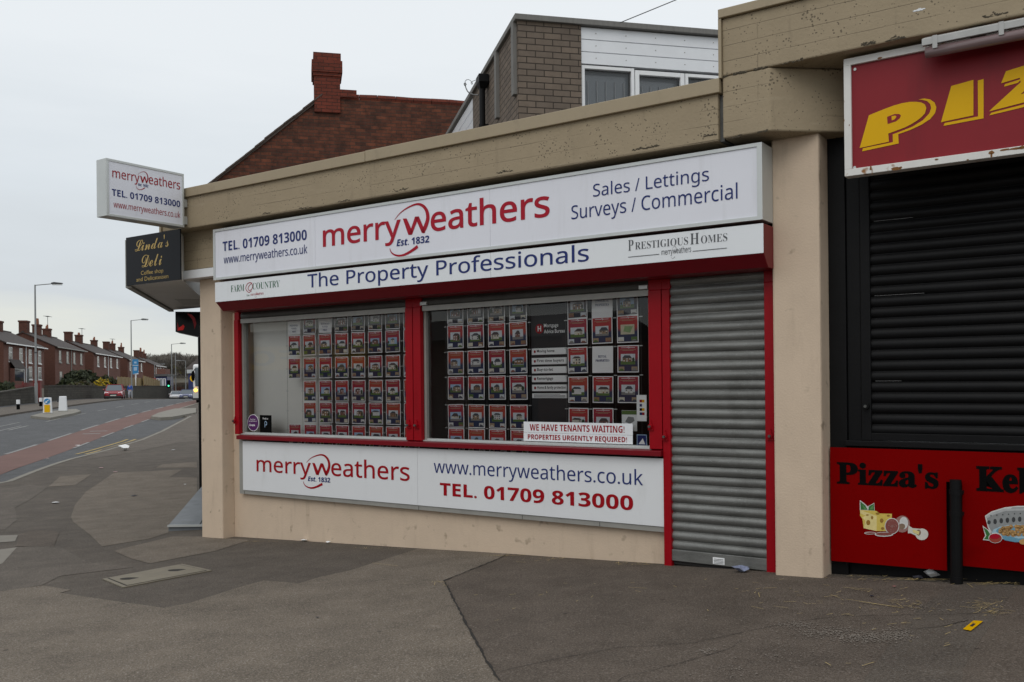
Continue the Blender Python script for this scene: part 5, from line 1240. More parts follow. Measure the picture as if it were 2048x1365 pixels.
# ------------------------------------------------------------------ the street beyond: semi-detached houses
XH = rc(-30)
def semi(px0, px1, ez, label, porch=False, white=True, seed=0):
    rnd = random.Random(seed)
    y0, y1 = stx(px0, 700, XH)[0], stx(px1, 700, XH)[0]
    L_ = y1 - y0; gz = GS(XH, (y0 + y1) / 2); dp_ = 7.2; rz = ez + 1.75; xm = XH - dp_ / 2
    h = thing('semi_detached_house', label, 'house', (XH, y0, gz), ST, 'brick house pairs along the far side of the street')
    m_ = MB(); m_.box(XH - dp_, XH, y0 + .02, y1 - .02, gz - 1, ez, 'house_brick'); m_.build('wall', h)
    for yy, d in ((y0, .02), (y1, -.02)):
        m_ = MB(); m_.prism([(XH, yy, gz - 1), (XH, yy, ez), (xm, yy, rz - .05), (XH - dp_, yy, ez), (XH - dp_, yy, gz - 1)], (0, d * 1.1, 0), 'house_gable'); m_.build('gable_wall', h)
    m_ = MB(); o_ = .32; k = (rz - ez) / (dp_ / 2)
    for sg in (1, -1):
        xe = xm + sg * (dp_ / 2 + o_); m_.prism([(xm, y0 - .12, rz), (xe, y0 - .12, ez - k * o_ + .06), (xe, y0 - .12, ez - k * o_ - .04), (xm, y0 - .12, rz - .12)], (0, L_ + .24, 0), 'roof_tile')
    m_.box(xm - .12, xm + .12, y0 - .12, y1 + .12, rz - .03, rz + .07, 'roof_tile')
    rf = m_.build('roof', h)
    for f, w_, tall, pots in ((.02, 1.3, 1.35, 0), (.40, 1.0, 1.25, 3), (.72, .95, 1.0, 2)) if seed % 2 else ((.04, 1.3, 1.3, 0), (.38, 1.1, 1.2, 2), (.93, .95, .9, 2)):
        yc = y0 + .35 + (L_ - 1) * f
        m_ = MB(); m_.box(xm - .45, xm + .45, yc - w_ / 2, yc + w_ / 2, rz - .7, rz + tall - .2, 'house_gable'); m_.box(xm - .52, xm + .52, yc - w_ / 2 - .07, yc + w_ / 2 + .07, rz + tall - .2, rz + tall, 'house_gable')
        c_ = m_.build('chimney', rf)
        for i in range(pots):
            yy = yc + (i - (pots - 1) / 2) * .42; m_ = MB(); m_.cyl((xm, yy, rz + tall - .02), (xm, yy, rz + tall + rnd.choice([.35, .55, .8])), .15, 'terracotta', .11, n=8); o = m_.build('chimney_pot', rf)
    pv = 'pvc' if white else 'alu_dull'
    m_ = MB(); m_.box(XH + .30, XH + .42, y0 - .1, y1 + .1, ez - .22, ez - .10, pv); m_.build('gutter', h)
    m_ = MB(); m_.cyl((XH + .07, (y0 + y1) / 2, gz), (XH + .07, (y0 + y1) / 2, ez - .15), .06, pv, n=8); m_.build('downpipe', h)
    def win(f, z0, z1, w_, mat=pv):
        yc = y0 + L_ * f; a, b = yc - w_ / 2, yc + w_ / 2
        m_ = MB(); t = .06
        m_.box(XH - .02, XH + .03, a, a + t, z0, z1, mat); m_.box(XH - .02, XH + .03, b - t, b, z0, z1, mat); m_.box(XH - .02, XH + .03, a + t, b - t, z1 - t, z1, mat); m_.box(XH - .02, XH + .03, a + t, b - t, z0, z0 + t, mat)
        m_.box(XH - .02, XH + .028, a + t, b - t, z0 + (z1 - z0) * .62, z0 + (z1 - z0) * .62 + .06, mat)
        w = m_.build('window', h)
        MB().box(XH + .002, XH + .008, a + t, b - t, z0 + t, z1 - t, 'pane_dark').build('pane', w)
        MB().box(XH + .002, XH + .10, a - .08, b + .08, z0 - .12, z0 - .0, mat if white else 'alu_dull').build('sill', w)
    for f in (.15, .39, .62, .87): win(f, ez - 1.95, ez - .48, 1.15)
    for f in ((.62, .87) if porch else (.17, .87)): win(f, gz + .9, gz + 2.3, 1.3)
    for f in (.42, .55):
        m_ = MB(); m_.box(XH, XH + .05, y0 + L_ * f - .45, y0 + L_ * f + .45, gz, gz + 2.1, 'dark_metal'); m_.build('door', h)
    if porch:
        a, b = y0 + L_ * .12, y0 + L_ * .36
        m_ = MB(); m_.box(XH + .05, XH + .5, a, a + .1, gz, gz + 2.0, 'house_brick'); m_.box(XH + .05, XH + .5, b - .1, b, gz, gz + 2.0, 'pvc'); m_.box(XH + .4, XH + .5, a + .1, b - .1, gz + 1.9, gz + 2.0, 'pvc'); m_.box(XH + .4, XH + .46, a + .1, b - .1, gz, gz + .7, 'house_brick')
        m_.prism([(XH + .05, b, gz + 2.0), (XH + .5, b, gz + 2.0), (XH + .05, b, gz + 2.8)], (0, -.1, 0), 'pvc')
        pw = m_.build('porch', h); MB().box(XH + .42, XH + .45, a + .1, b - .1, gz + .7, gz + 1.9, 'pane_dark').build('pane', pw)
        MB().prism([(XH + .03, a - .1, gz + 2.85), (XH + .6, a - .1, gz + 1.98), (XH + .6, a - .1, gz + 2.06), (XH + .03, a - .1, gz + 2.95)], (0, b - a + .1, 0), 'roof_tile').build('porch_roof', h)
    return h
semi(7, 88, 6.35, 'pair of red brick houses with a white porch behind the red garden fence', True, True, 1)
semi(110, 169, 6.72, 'pair of red brick houses with dark gutters rising over the dark green hedge', False, False, 3)
semi(187, 240, 6.65, 'pair of red brick houses with white windows behind the parked red car', False, True, 2)
semi(255, 286, 6.45, 'pair of red brick houses behind the blue estate board', False, True, 4)
semi(309, 329, 6.0, 'farthest pair of red brick houses next to the blue kiosk', False, True, 5)
def aerial(px, py, h_, label):
    a = stx(px, py, XH - 3.6); base = (XH - 3.6, a[0], a[1])
    m_ = MB(); m_.cyl(base, (base[0], base[1], base[2] + h_), .035, 'dark_metal', n=6); m_.cyl((base[0] - .3, base[1] - .9, base[2] + h_ - .05), (base[0] + .3, base[1] + .9, base[2] + h_ - .05), .025, 'dark_metal', n=5)
    for i in range(6): m_.cyl((base[0] - .3, base[1] - .8 + i * .3, base[2] + h_ - .05), (base[0] + .3, base[1] - .8 + i * .3, base[2] + h_ - .05), .015, 'dark_metal', n=4)
    m_.build('roof_aerial', base=base, frame=ST, label=label, cat='aerial', group='roof aerials')
aerial(95.5, 655, 1.5, 'thin roof aerial beside the middle chimney over the hedge'); aerial(164, 678, 1.6, 'thin roof aerial above the white windowed house pair'); aerial(225, 697, 1.7, 'thin roof aerial nearest the blue estate board')

# garden walls, fences, hedges
XW = rc(-20.9)
def wall(px0, px1, z0h, z1h, mat, name, label, step=2.0, xs=XW, posts=True):
    y0, y1 = stx(px0, 790, xs)[0], stx(px1, 790, xs)[0]
    n = max(2, int((y1 - y0) / step)); base = (xs, y0, GS(xs, y0))
    t_ = thing(name, label, 'wall', base, ST)
    m_ = MB(); vs = []
    for i in range(n + 1):
        y = y0 + (y1 - y0) * i / n; g = GS(xs + .2, y); h_ = z0h + (z1h - z0h) * i / n
        vs += [(xs + .15, y, g - .4), (xs + .15, y, g + h_), (xs - .15, y, g + h_), (xs - .15, y, g - .4)]
    fs = [(4 * i + k, 4 * i + 4 + k, 4 * i + 5 + k, 4 * i + 1 + k) for i in range(n) for k in range(3)] + [(0, 1, 2, 3), (4 * n + 3, 4 * n + 2, 4 * n + 1, 4 * n)]
    m_.mesh(vs, fs, mat); m_.build('wall', t_)
    m_ = MB()
    for i in range(n):
        ya, yb = y0 + (y1 - y0) * i / n, y0 + (y1 - y0) * (i + 1) / n; ha, hb = z0h + (z1h - z0h) * i / n, z0h + (z1h - z0h) * (i + 1) / n
        ga_, gb_ = GS(xs + .2, ya) + ha, GS(xs + .2, yb) + hb
        m_.prism([(xs + .2, ya, ga_), (xs + .2, ya, ga_ + .1), (xs - .2, ya, ga_ + .1), (xs - .2, ya, ga_)], (0, yb - ya, gb_ - ga_), mat)
    m_.build('coping', t_)
    return t_
wall(-12, 67, .95, 1.25, 'stone_wall', 'garden_wall', 'low dark stone garden wall with the red fence above it', 1.5)
wall(92, 205, 1.3, 1.25, 'stone_wall', 'garden_wall', 'long dark stone garden wall behind the two white bollards', 2)
wall(205, 344, 1.2, 2.3, 'stone_wall', 'garden_wall', 'tall dark stone wall behind the walking person and red car', 3)
XF = rc(-21.6)
def fence(px0, px1, h0, h1, mat, name, label, xs, cat='fence', dz=0):
    y0, y1 = stx(px0, 780, xs)[0], stx(px1, 780, xs)[0]; n = max(2, int((y1 - y0) / 2)); base = (xs, y0, GS(xs, y0))
    t_ = thing(name, label, cat, base, ST); m_ = MB()
    for i in range(n):
        a, b = y0 + (y1 - y0) * i / n, y0 + (y1 - y0) * (i + 1) / n; g = GS(xs, a) + dz
        m_.box(xs - .03, xs + .03, a + .01, b - .01, g, g + h0 + (h1 - h0) * i / n, mat)
    m_.build('panel', t_); m_ = MB()
    for i in range(n):
        a = y0 + (y1 - y0) * i / n; g = GS(xs, a) + dz; m_.box(xs - .06, xs + .06, a - .06, a + .06, g - .5, g + h0 + (h1 - h0) * i / n + .06, mat)
    m_.build('post', t_); return t_
pbr('fence_red', (.16, .022, .018), .6, .15, 3); pbr('fence_tan', (.24, .17, .075), .7, .2, 3)
fence(24, 66, 1.5, 1.75, 'fence_red', 'garden_fence', 'dark red painted garden fence in front of the white porch', XF)
fence(236, 286, 1.7, 2.0, 'fence_tan', 'garden_fence', 'tan timber garden fence under the blue estate board', XF, dz=.9)
fence(287, 320, 1.2, .9, 'fence_tan', 'garden_fence', 'brown timber fence on top of the tall stone wall', XW - .4, dz=2.0)
y_ = stx(75, 790, XW)[0]; gz = GS(XW, y_)
m_ = MB(); m_.box(XW - .25, XW + .25, y_ - .25, y_ + .25, gz - .2, gz + 1.7, 'fence_red'); m_.box(XW - .3, XW + .3, y_ - .3, y_ + .3, gz + 1.7, gz + 1.8, 'fence_red'); m_.build('gate_pier', base=(XW, y_, gz), frame=ST, label='dark red painted gate pier beside the nearest lamp post', cat='gate pier')

for nm, c in (('leaf_dark', (.022, .030, .012)), ('leaf_mid', (.045, .055, .018)), ('leaf_brown', (.055, .045, .028)), ('leaf_yellow', (.42, .30, .01)), ('leaf_olive', (.085, .075, .022)), ('twig', (.150, .130, .108)), ('twig_dark', (.085, .073, .062)), ('trunk', (.06, .05, .04))):
    pbr(nm, c, .8, .25, 4)
def bush(px0, px1, top, label, mats, xs, name='hedge', cat='hedge', n=900, depth=1.6, seed=1, sz=.22):
    rnd = random.Random(seed); y0, y1 = stx(px0, 780, xs)[0], stx(px1, 780, xs)[0]
    base = (xs, (y0 + y1) / 2, GS(xs, y0)); t_ = thing(name, label, cat, base, ST)
    m_ = MB(); g0 = GS(xs, (y0 + y1) / 2)
    for _ in range(n):
        f = rnd.random(); y = y0 + (y1 - y0) * f; tz = stx(px0 + (px1 - px0) * f, top, xs)[1]
        hh = (tz - g0) * (.86 + .14 * math.sin(f * 17 + seed) + .1 * math.sin(f * 41 + seed * 2)) * (min(1, 1.2 * math.sin(math.pi * (.06 + .88 * f)) ** .5))
        u = rnd.random() ** .45; a = rnd.uniform(-1, 1)
        c = Vector((xs + depth / 2 * a * math.sqrt(max(0, 1 - u ** 3)), y, g0 + hh * u)); s_ = sz * rnd.uniform(.6, 1.4)
        d1 = Vector((rnd.gauss(0, 1), rnd.gauss(0, 1), rnd.gauss(0, 1))).normalized() * s_; d2 = Vector((rnd.gauss(0, 1), rnd.gauss(0, 1), rnd.gauss(0, 1))).normalized() * s_
        m_.face([c + d1, c + d2, c - d1 * .7, c - d2 * .9], rnd.choice(mats))
    m_.build('foliage', t_)
    m_ = MB()
    for i in range(5):
        y = y0 + (y1 - y0) * (.1 + .2 * i); m_.cyl((xs, y, g0 - .2), (xs + rnd.uniform(-.3, .3), y + rnd.uniform(-.3, .3), g0 + .9), .06, 'trunk', .03, n=6)
    m_.build('trunk', t_)
XB = rc(-23)
bush(-8, 23, 769, 'dark clipped hedge over the low stone wall beside the red fence', ['leaf_dark', 'leaf_dark', 'leaf_mid'], rc(-21.9), n=1500, depth=1.4, seed=2)
bush(138, 187, 744, 'tall dark green hedge in front of the dark guttered houses', ['leaf_dark', 'leaf_dark', 'leaf_dark', 'leaf_mid'], XB - 1.5, n=2600, depth=3, seed=3, sz=.3)
bush(178, 232, 756, 'dark hedge between the yellow bush and the white windowed houses', ['leaf_dark', 'leaf_dark', 'leaf_olive'], XB - 1.2, n=2200, depth=2.4, seed=4, sz=.3)
bush(136, 190, 765, 'rough olive brown shrubs growing over the stone wall', ['leaf_olive', 'leaf_brown', 'leaf_mid', 'leaf_brown'], rc(-22), name='shrub', cat='shrub', n=1500, depth=1.6, seed=5)
bush(191, 214, 761, 'bright yellow flowering bush beside the parked red car', ['leaf_yellow', 'leaf_yellow', 'leaf_yellow', 'leaf_olive'], rc(-22), name='flowering_bush', cat='bush', n=1100, depth=1.8, seed=6)

# street lamps
def lamp(px, top, xs, arm, label):
    y, zt = stx(px, top, xs); g = GS(xs, y)
    t_ = thing('street_lamp', label, 'street lamp', (xs, y, g), ST, 'grey street lamps along the street')
    m_ = MB(); m_.cyl((xs, y, g - .2), (xs, y, g + 1.6), .12, 'lamp_grey', n=10); m_.cyl((xs, y, g + 1.6), (xs, y, zt), .085, 'lamp_grey', .055, n=10); m_.cyl((xs, y, g + 3.9), (xs, y, g + 3.98), .1, 'dark_metal', n=10); m_.build('column', t_)
    m_ = MB(); m_.cyl((xs, y, zt - .04), (xs + arm * .72, y, zt + .10), .035, 'lamp_grey', n=8); m_.build('arm', t_)
    m_ = MB(); x0, x1 = xs + arm * .66, xs + arm * 1.12; m_.prism([(x0, y - .13, zt + .06), (x1, y - .13, zt + .10), (x1, y - .13, zt + .16), (x0 + .2, y - .13, zt + .22), (x0, y - .13, zt + .17)], (0, .26, 0), 'dark_metal'); m_.build('lamp_head', t_, bevel=.02)
    MB().box(x0 + .06, x1 - .05, y - .10, y + .10, zt + .0, zt + .07, 'alu').build('lens', t_)
XL = rc(-20.2)
lamp(70, 570, XL, 1.75, 'tall grey street lamp nearest the shop, by the red gate pier')
lamp(262, 641, XL, 1.75, 'grey street lamp beside the blue estate board and walking person')
lamp(343, 688.5, XL, 1.9, 'grey street lamp in front of the wooded hill')
lamp(371, 722, rc(-19.5), -1.3, 'far grey street lamp nearest the blue car, arm pointing away from the road')
lamp(351, 708, rc(-20), .01, 'thin grey far street lamp directly over the white car')
lamp(309, 729, rc(-26), 1.6, 'small far street lamp over the blue kiosk roof')

# blue estate board
xs = rc(-21.2); yb, zb = stx(271, 749, xs); yt, zt = stx(271, 719, xs); g = GS(xs, yb)
eb = thing('estate_board', 'blue and white estate board on a white post over the tan fence', 'sign', (xs, yb, g), ST)
pbr('board_blue', (.03, .22, .46), .4, .08, 1)
bw = .72
m_ = MB(); m_.box(xs - bw / 2, xs + bw / 2, yb, yb + .03, zb, zt, 'board_blue'); m_.build('panel', eb)
m_ = MB(); H_ = zt - zb
m_.box(xs - bw / 2, xs + bw / 2, yb - .012, yb, zb + H_ * .58, zb + H_ * .61, 'white'); m_.box(xs - .2, xs + .2, yb - .012, yb, zb + H_ * .24, zb + H_ * .48, 'p_sky'); m_.box(xs - .15, xs + .15, yb - .012, yb, zb + H_ * .72, zb + H_ * .84, 'p_sky'); m_.prism([(xs - bw / 2, yb - .012, zb), (xs + bw / 2, yb - .012, zb), (xs + bw / 2, yb - .012, zb + H_ * .08)], (0, .011, 0), 'white'); m_.build('print', eb)
MB().box(xs - .06, xs + .06, yb + .03, yb + .12, g - .2, zb + .6, 'white').build('post', eb)

# traffic island with its two illuminated bollards, and kerb bollards
isl = [gp(*p) for p in ((61, 834), (100, 838), (128, 832.5), (150, 828), (162, 824), (152, 820), (120, 822), (84, 828))]
m_ = MB(); m_.prism([(p.x, p.y, G(p.x, p.y) - .075) for p in isl], (0, 0, .13), 'kerb')
m_.build('traffic_island', frame=WD, kind='structure', base=(0, 0, 0))
def keepleft(px, base, face, label):
    p = gp(px, base); q_ = ST.inverted() @ p; x, y, z = q_.x, q_.y, G(p.x, p.y) + .05
    b_ = thing('traffic_bollard', label, 'bollard', (x, y, z), ST, 'bollards on the traffic island')
    m_ = MB(); hw = .21
    m_.mesh([(x - hw - .02, y - .12, z), (x + hw + .02, y - .12, z), (x + hw + .02, y + .12, z), (x - hw - .02, y + .12, z), (x - hw + .02, y - .09, z + .9), (x + hw - .02, y - .09, z + .9), (x + hw - .02, y + .09, z + .9), (x - hw + .02, y + .09, z + .9)], [(0, 1, 5, 4), (1, 2, 6, 5), (2, 3, 7, 6), (3, 0, 4, 7), (4, 5, 6, 7)], 'panel_white'); m_.build('shell', b_, bevel=.03)
    MB().box(x - .24, x + .24, y - .15, y + .15, z - .05, z + .05, 'alu_dull').build('base', b_)
    if face:
        MB().box(x - .145, x + .145, y - .142, y - .118, z + .08, z + .50, 'yellow').build('yellow_panel', b_)
        m_ = MB(); m_.cyl((x, y - .112, z + .70), (x, y - .130, z + .70), .155, 'board_blue', n=20); d_ = m_.build('disc', b_)
        m_ = MB(); m_.prism([(x + .08, y - .132, z + .79), (x + .10, y - .132, z + .76), (x - .02, y - .132, z + .66), (x + .02, y - .132, z + .61), (x - .09, y - .132, z + .60), (x - .07, y - .132, z + .71), (x - .045, y - .132, z + .68)], (0, -.004, 0), 'white'); m_.build('arrow', b_)
    else:
        MB().box(x - .3, x - .2, y - .05, y + .05, z + .55, z + .80, 'dark_metal').build('bracket', b_)
keepleft(95.5, 829.5, True, 'white traffic bollard with yellow panel and blue arrow disc on the island')
keepleft(126, 825, False, 'plain weathered white traffic bollard, back turned, on the island')
def small_bollard(px, base, h_, label):
    p = gp(px, base); q_ = ST.inverted() @ p; x, y, z = q_.x, q_.y, p.z
    b_ = thing('kerb_bollard', label, 'bollard', (x, y, z), ST, 'small bollards on the far pavement')
    m_ = MB(); m_.cyl((x, y, z - .05), (x, y, z + h_ * .58), .10, 'black_text', n=12); m_.build('post', b_)
    m_ = MB(); m_.cyl((x, y, z + h_ * .58), (x, y, z + h_), .11, 'white', n=12); m_.build('cap', b_)
small_bollard(36.5, 820.5, .66, 'small black and white bollard on the far pavement by the low wall'); small_bollard(81.5, 814, .62, 'small black and white bollard on the far pavement next to the nearest lamp')
# raised bus stop build-out
o_ = [gp(*p) for p in ((302, 836), (320, 838.5), (345, 837), (392, 828), (392, 819), (350, 820), (330, 825), (316, 829))]
m_ = MB(); m_.prism([(p.x, p.y, G(p.x, p.y) - .08) for p in o_], (0, 0, .16), 'kerb'); m_.build('bus_stop_kerb', frame=WD, base=(0, 0, 0), kind='structure')

# ------------------------------------------------------------------ vehicles
pbr('car_red', (.25, .008, .016), .22, .04, 3); pbr('car_white', (.62, .63, .65), .25, .03); pbr('car_blue', (.12, .135, .23), .22, .04); pbr('tyre', (.012, .012, .012), .8, .1); pbr('chrome', (.5, .5, .52), .2, 0, metal=.8); pbr('car_glass', (.10, .12, .14), .06, 0); pbr('plate', (.6, .6, .55), .4, 0); pbr('bumper', (.02, .02, .022), .6, .1)
def car(label, x, y, yaw, paint, L_=3.9, W_=1.66, H_=1.48, seat=True, rear=False):
    g = GS(x, y) - .075; fr_ = ST @ Matrix.Translation((x, y, g)) @ Matrix.Rotation(yaw, 4, 'Z')
    c_ = thing('parked_car' if 'parked' in label else 'car', label, 'car', (0, 0, 0), fr_)
    h = L_ / 2; w2 = W_ / 2; bz = H_ * .60
    # body: rings from nose (-y) to tail (+y): (y, half width, z bottom, z shoulder)
    rings = [(-h, w2 * .80, .36, .60), (-h + .12, w2 * .92, .26, .72), (-h + .45, w2 * .98, .22, .80), (-h + 1.05, w2, .20, bz), (0, w2, .20, bz + .03), (h - .6, w2, .20, bz + .03), (h - .12, w2 * .96, .26, bz), (h, w2 * .88, .38, bz - .10)]
    m_ = MB(); vs = []
    for yy, hw, zb_, zs in rings:
        vs += [(-hw * .94, yy, zb_), (-hw, yy, (zb_ + zs) / 2), (-hw * .95, yy, zs), (hw * .95, yy, zs), (hw, yy, (zb_ + zs) / 2), (hw * .94, yy, zb_)]
    n = len(rings); fs = [(6 * i + k, 6 * i + 6 + k, 6 * i + 6 + (k + 1) % 6, 6 * i + (k + 1) % 6) for i in range(n - 1) for k in range(6)] + [(0, 1, 2, 3, 4, 5), tuple(6 * n - 1 - k for k in range(6))]
    m_.mesh(vs, fs, paint); m_.build('body', c_, bevel=.05, smooth=False)
    y0, y1, y2, y3 = -h + 1.0, -h + 1.75, h - .75, h - .1
    rw = w2 * .76; bw_ = w2 * .93
    m_ = MB(); vs = [(-bw_, y0, bz), (bw_, y0, bz), (bw_, y3, bz), (-bw_, y3, bz), (-rw, y1, H_ - .02), (rw, y1, H_ - .02), (rw, y2, H_ - .04), (-rw, y2, H_ - .04)]
    m_.mesh(vs, [(0, 1, 5, 4), (1, 2, 6, 5), (2, 3, 7, 6), (3, 0, 4, 7)], 'car_glass'); m_.build('windscreen', c_)
    m_ = MB(); m_.prism([(-rw - .02, y1 - .05, H_ - .04), (rw + .02, y1 - .05, H_ - .04), (rw + .02, y2 + .08, H_ - .06), (-rw - .02, y2 + .08, H_ - .06)], (0, 0, .05), paint)
    for sx in (-1, 1):
        for (ya, yb2) in ((y0, y1), (y3, y2)): m_.tube([(sx * bw_, ya, bz), (sx * rw, yb2, H_ - .02)], .04, paint, 6)
        ym = (y0 + y3) / 2; m_.tube([(sx * (bw_ + .005), ym, bz), (sx * (rw + .005), ym, H_ - .02)], .035, paint, 6)
    m_.build('roof', c_)
    for sx in (-1, 1):
        for yy in (-h + .72, h - .70):
            m_ = MB(); m_.cyl((sx * (w2 - .17), yy, .30), (sx * (w2 + .01), yy, .30), .30, 'tyre', n=18); w_ = m_.build('wheel', c_)
            m_ = MB(); m_.cyl((sx * (w2 - .0), yy, .30), (sx * (w2 + .02), yy, .30), .19, 'chrome', n=14); m_.build('rim', w_)
        lm = 'chrome' if not rear else 'fence_red'
        m_ = MB(); m_.prism([(sx * w2 * .50, -h + .04, .60), (sx * w2 * .90, -h + .12, .62), (sx * w2 * .93, -h + .34, .80), (sx * w2 * .52, -h + .18, .74)], (0, -.03, .01), lm if rear else 'white'); m_.build('headlight' if not rear else 'tail_light', c_)
        m_ = MB(); m_.ball((sx * (w2 + .10), y0 + .35, bz + .10), .10, paint, 8, (1, .6, .7)); m_.build('mirror', c_)
    MB().box(-w2 * .45, w2 * .45, -h - .015, -h + .1, .50, .62, 'bumper' if not rear else paint).build('grille', c_)
    MB().box(-w2 * .86, w2 * .86, -h - .02, -h + .2, .24, .42, 'bumper').build('bumper', c_, bevel=.03)
    MB().box(-.26, .26, -h - .04, -h - .021, .40, .50, 'plate').build('number_plate', c_)
    return c_
def at_px(px, xs): return stx(px, 790, xs)[0]
xc = rc(-18.3); yc = at_px(222, xc)
car('red hatchback parked half on the far pavement facing the shop', xc, yc + 1.9, math.radians(6), 'car_red', 3.95, 1.70, 1.52)
xb = rc(-15.7); yb_ = at_px(371.5, xb); car('grey blue saloon car coming over the rise towards the shop', xb, yb_ + 2, 0, 'car_blue', 4.4, 1.76, 1.44)
xw = rc(-17.6); yw = at_px(350.5, xw); car('white car with dark rear window beside the grey blue car', xw, yw + 2, 0, 'car_white', 4.1, 1.72, 1.30, rear=True)
# bus peeping out behind the corner pier
yB = 74.0
xB = sty_(385.5, 790, yB)[0]; gB = GS(xB, yB) - .07
bus = thing('bus', 'grey and white bus with glowing orange indicator half hidden by the corner pier', 'bus', (xB, yB, gB), ST)
m_ = MB(); m_.box(xB, xB + 2.5, yB, yB + 11, gB + .35, gB + 1.15, 'alu'); m_.build('lower_panel', bus, bevel=.08)
m_ = MB(); m_.box(xB + .02, xB + 2.48, yB + .02, yB + 11, gB + 1.15, gB + 3.0, 'white'); m_.build('body', bus, bevel=.15)
m_ = MB(); m_.box(xB + .18, xB + 2.3, yB - .02, yB + .06, gB + 1.3, gB + 2.75, 'car_glass'); m_.build('windscreen', bus, bevel=.05)
m_ = MB(); m_.ball((xB + .06, yB - .25, gB + 2.1), .26, 'black_text', 10, (.55, .5, 1.6)); m_.cyl((xB + .1, yB - .2, gB + 2.45), (xB + .2, yB + .1, gB + 2.7), .03, 'black_text', n=6); m_.build('mirror', bus)
glow('amber', (1.0, .50, .08), 3.0)
m_ = MB(); m_.ball((xB + .22, yB - .05, gB + 1.02), .14, 'amber', 10, (1, .5, 1)); m_.build('indicator', bus)
MB().box(xB - .02, xB + 2.5, yB - .05, yB + .3, gB + .28, gB + .42, 'bumper').build('bumper', bus)
for dx in (.05, 2.15):
    m_ = MB(); m_.cyl((xB + dx, yB + 2.2, gB + .48), (xB + dx + .3, yB + 2.2, gB + .48), .48, 'tyre', n=16); m_.build('wheel', bus)

# ------------------------------------------------------------------ far things by the junction
xk = rc(-23.5); yk, zk = stx(325, 780, xk); gk = zk - 1.0
kx0, kx1 = sty_(311, 760, yk)[0], sty_(334, 760, yk)[0]; kt = sty_(322, 753, yk)[1]
kio = thing('blue_kiosk', 'blue fronted shop with white window frames at the far end of the houses', 'building', (kx0, yk, gk), ST)
pbr('kiosk_blue', (.02, .03, .12), .4, .1)
m_ = MB(); m_.box(kx0, kx1, yk, yk + 8, gk - 2, kt, 'kiosk_blue'); m_.build('wall', kio)
m_ = MB(); m_.box(kx0 - .2, kx1 + .2, yk - .3, yk + 8, kt, kt + .35, 'felt'); m_.box(kx0, kx1 - .4, yk + 1, yk + 7, kt + .35, kt + 1.3, 'house_brick'); m_.build('roof', kio)
kw = (kx1 - kx0)
for i in range(3):
    a, b = kx0 + kw * (.06 + .29 * i), kx0 + kw * (.06 + .29 * i + .26)
    m_ = MB(); z0, z1 = gk + .4, kt - .35
    m_.box(a, a + .12, yk - .05, yk, z0, z1, 'pvc'); m_.box(b - .12, b, yk - .05, yk, z0, z1, 'pvc'); m_.box(a + .12, b - .12, yk - .05, yk, z1 - .12, z1, 'pvc')
    w_ = m_.build('window', kio); MB().box(a + .12, b - .12, yk - .03, yk - .01, z0, z1 - .12, 'pane_grey').build('pane', w_)
x0, z0 = sty_(302, 778, yk - 2); x1, z1 = sty_(311, 757, yk - 2)
sh = thing('bus_shelter', 'small red topped shelter with white posts beside the blue fronted shop', 'shelter', (x0, yk - 2, z0 - 1), ST)
m_ = MB(); m_.box(x0, x1, yk - 2.6, yk - 1.0, z1 - .35, z1, 'red_paint'); m_.build('roof', sh, bevel=.1)
for xx in (x0 + .1, x1 - .1): MB().cyl((xx, yk - 2.5, z0 - 2), (xx, yk - 2.5, z1 - .3), .09, 'pvc', n=8).build('post', sh)
MB().box(x0 + .1, x1 - .1, yk - 1.1, yk - 1.05, z0 - 1.5, z1 - .4, 'pane_grey').build('pane', sh)
xt = rc(-19.0); yt_, zt_2 = stx(337.5, 772, xt); gt = GS(xt, yt_)
tl = thing('traffic_light', 'traffic light showing green beyond the tall stone wall', 'traffic light', (xt, yt_, gt), ST)
MB().cyl((xt, yt_, gt - .2), (xt, yt_, zt_2 + .6), .07, 'dark_metal', n=8).build('post', tl)
MB().box(xt - .22, xt + .22, yt_ - .16, yt_ - .06, zt_2 - .28, zt_2 + .8, 'black_text').build('signal_head', tl)
glow('green_light', (.08, 1.0, .45), 1.6)
m_ = MB(); m_.ball((xt, yt_ - .18, zt_2), .12, 'green_light', 10, (1, .4, 1)); m_.build('green_lens', tl)
yd = 150.0; dx0, dz0 = sty_(377, 775, yd); dx1, dz1 = sty_(394, 741, yd)
ds_ = thing('far_shop', 'far dark blue shop with white fascia behind the bus', 'building', (dx0, yd, dz0 - 2), ST)
MB().box(dx0, dx0 + 7, yd, yd + 8, dz0 - 3, dz1, 'kiosk_blue').build('wall', ds_); MB().box(dx0 - .2, dx0 + 7, yd - .25, yd, dz1 - .45, dz1 + .1, 'alu').build('fascia', ds_); MB().box(dx0 + .7, dx0 + 6, yd - .05, yd, dz0 - 1, dz1 - 1.4, 'pane_dark').build('window', ds_)
MB().prism([(dx0 - .4, yd - .2, dz1 + .1), (dx0 + 7, yd - .2, dz1 + .1), (dx0 + 7, yd + 4, dz1 + 2.2), (dx0 + 1.4, yd + 4, dz1 + 2.2)], (0, .1, .15), 'roof_tile').build('roof', ds_)
xr, zr = sty_(387.5, 757, yB + 12)
rs = thing('round_road_sign', 'round yellow road sign on a thin post beside the bus', 'sign', (xr, yB + 12, zr - 3), ST)
MB().cyl((xr, yB + 12, zr), (xr, yB + 11.96, zr), .33, 'yellow', n=18).build('disc', rs); MB().cyl((xr, yB + 11.95, zr), (xr, yB + 11.93, zr), .12, 'black_text', n=10).build('emblem', rs); MB().cyl((xr, yB + 12.06, zr - 3.0), (xr, yB + 12.06, zr + .2), .05, 'lamp_grey', n=8).build('post', rs)
m_ = MB()
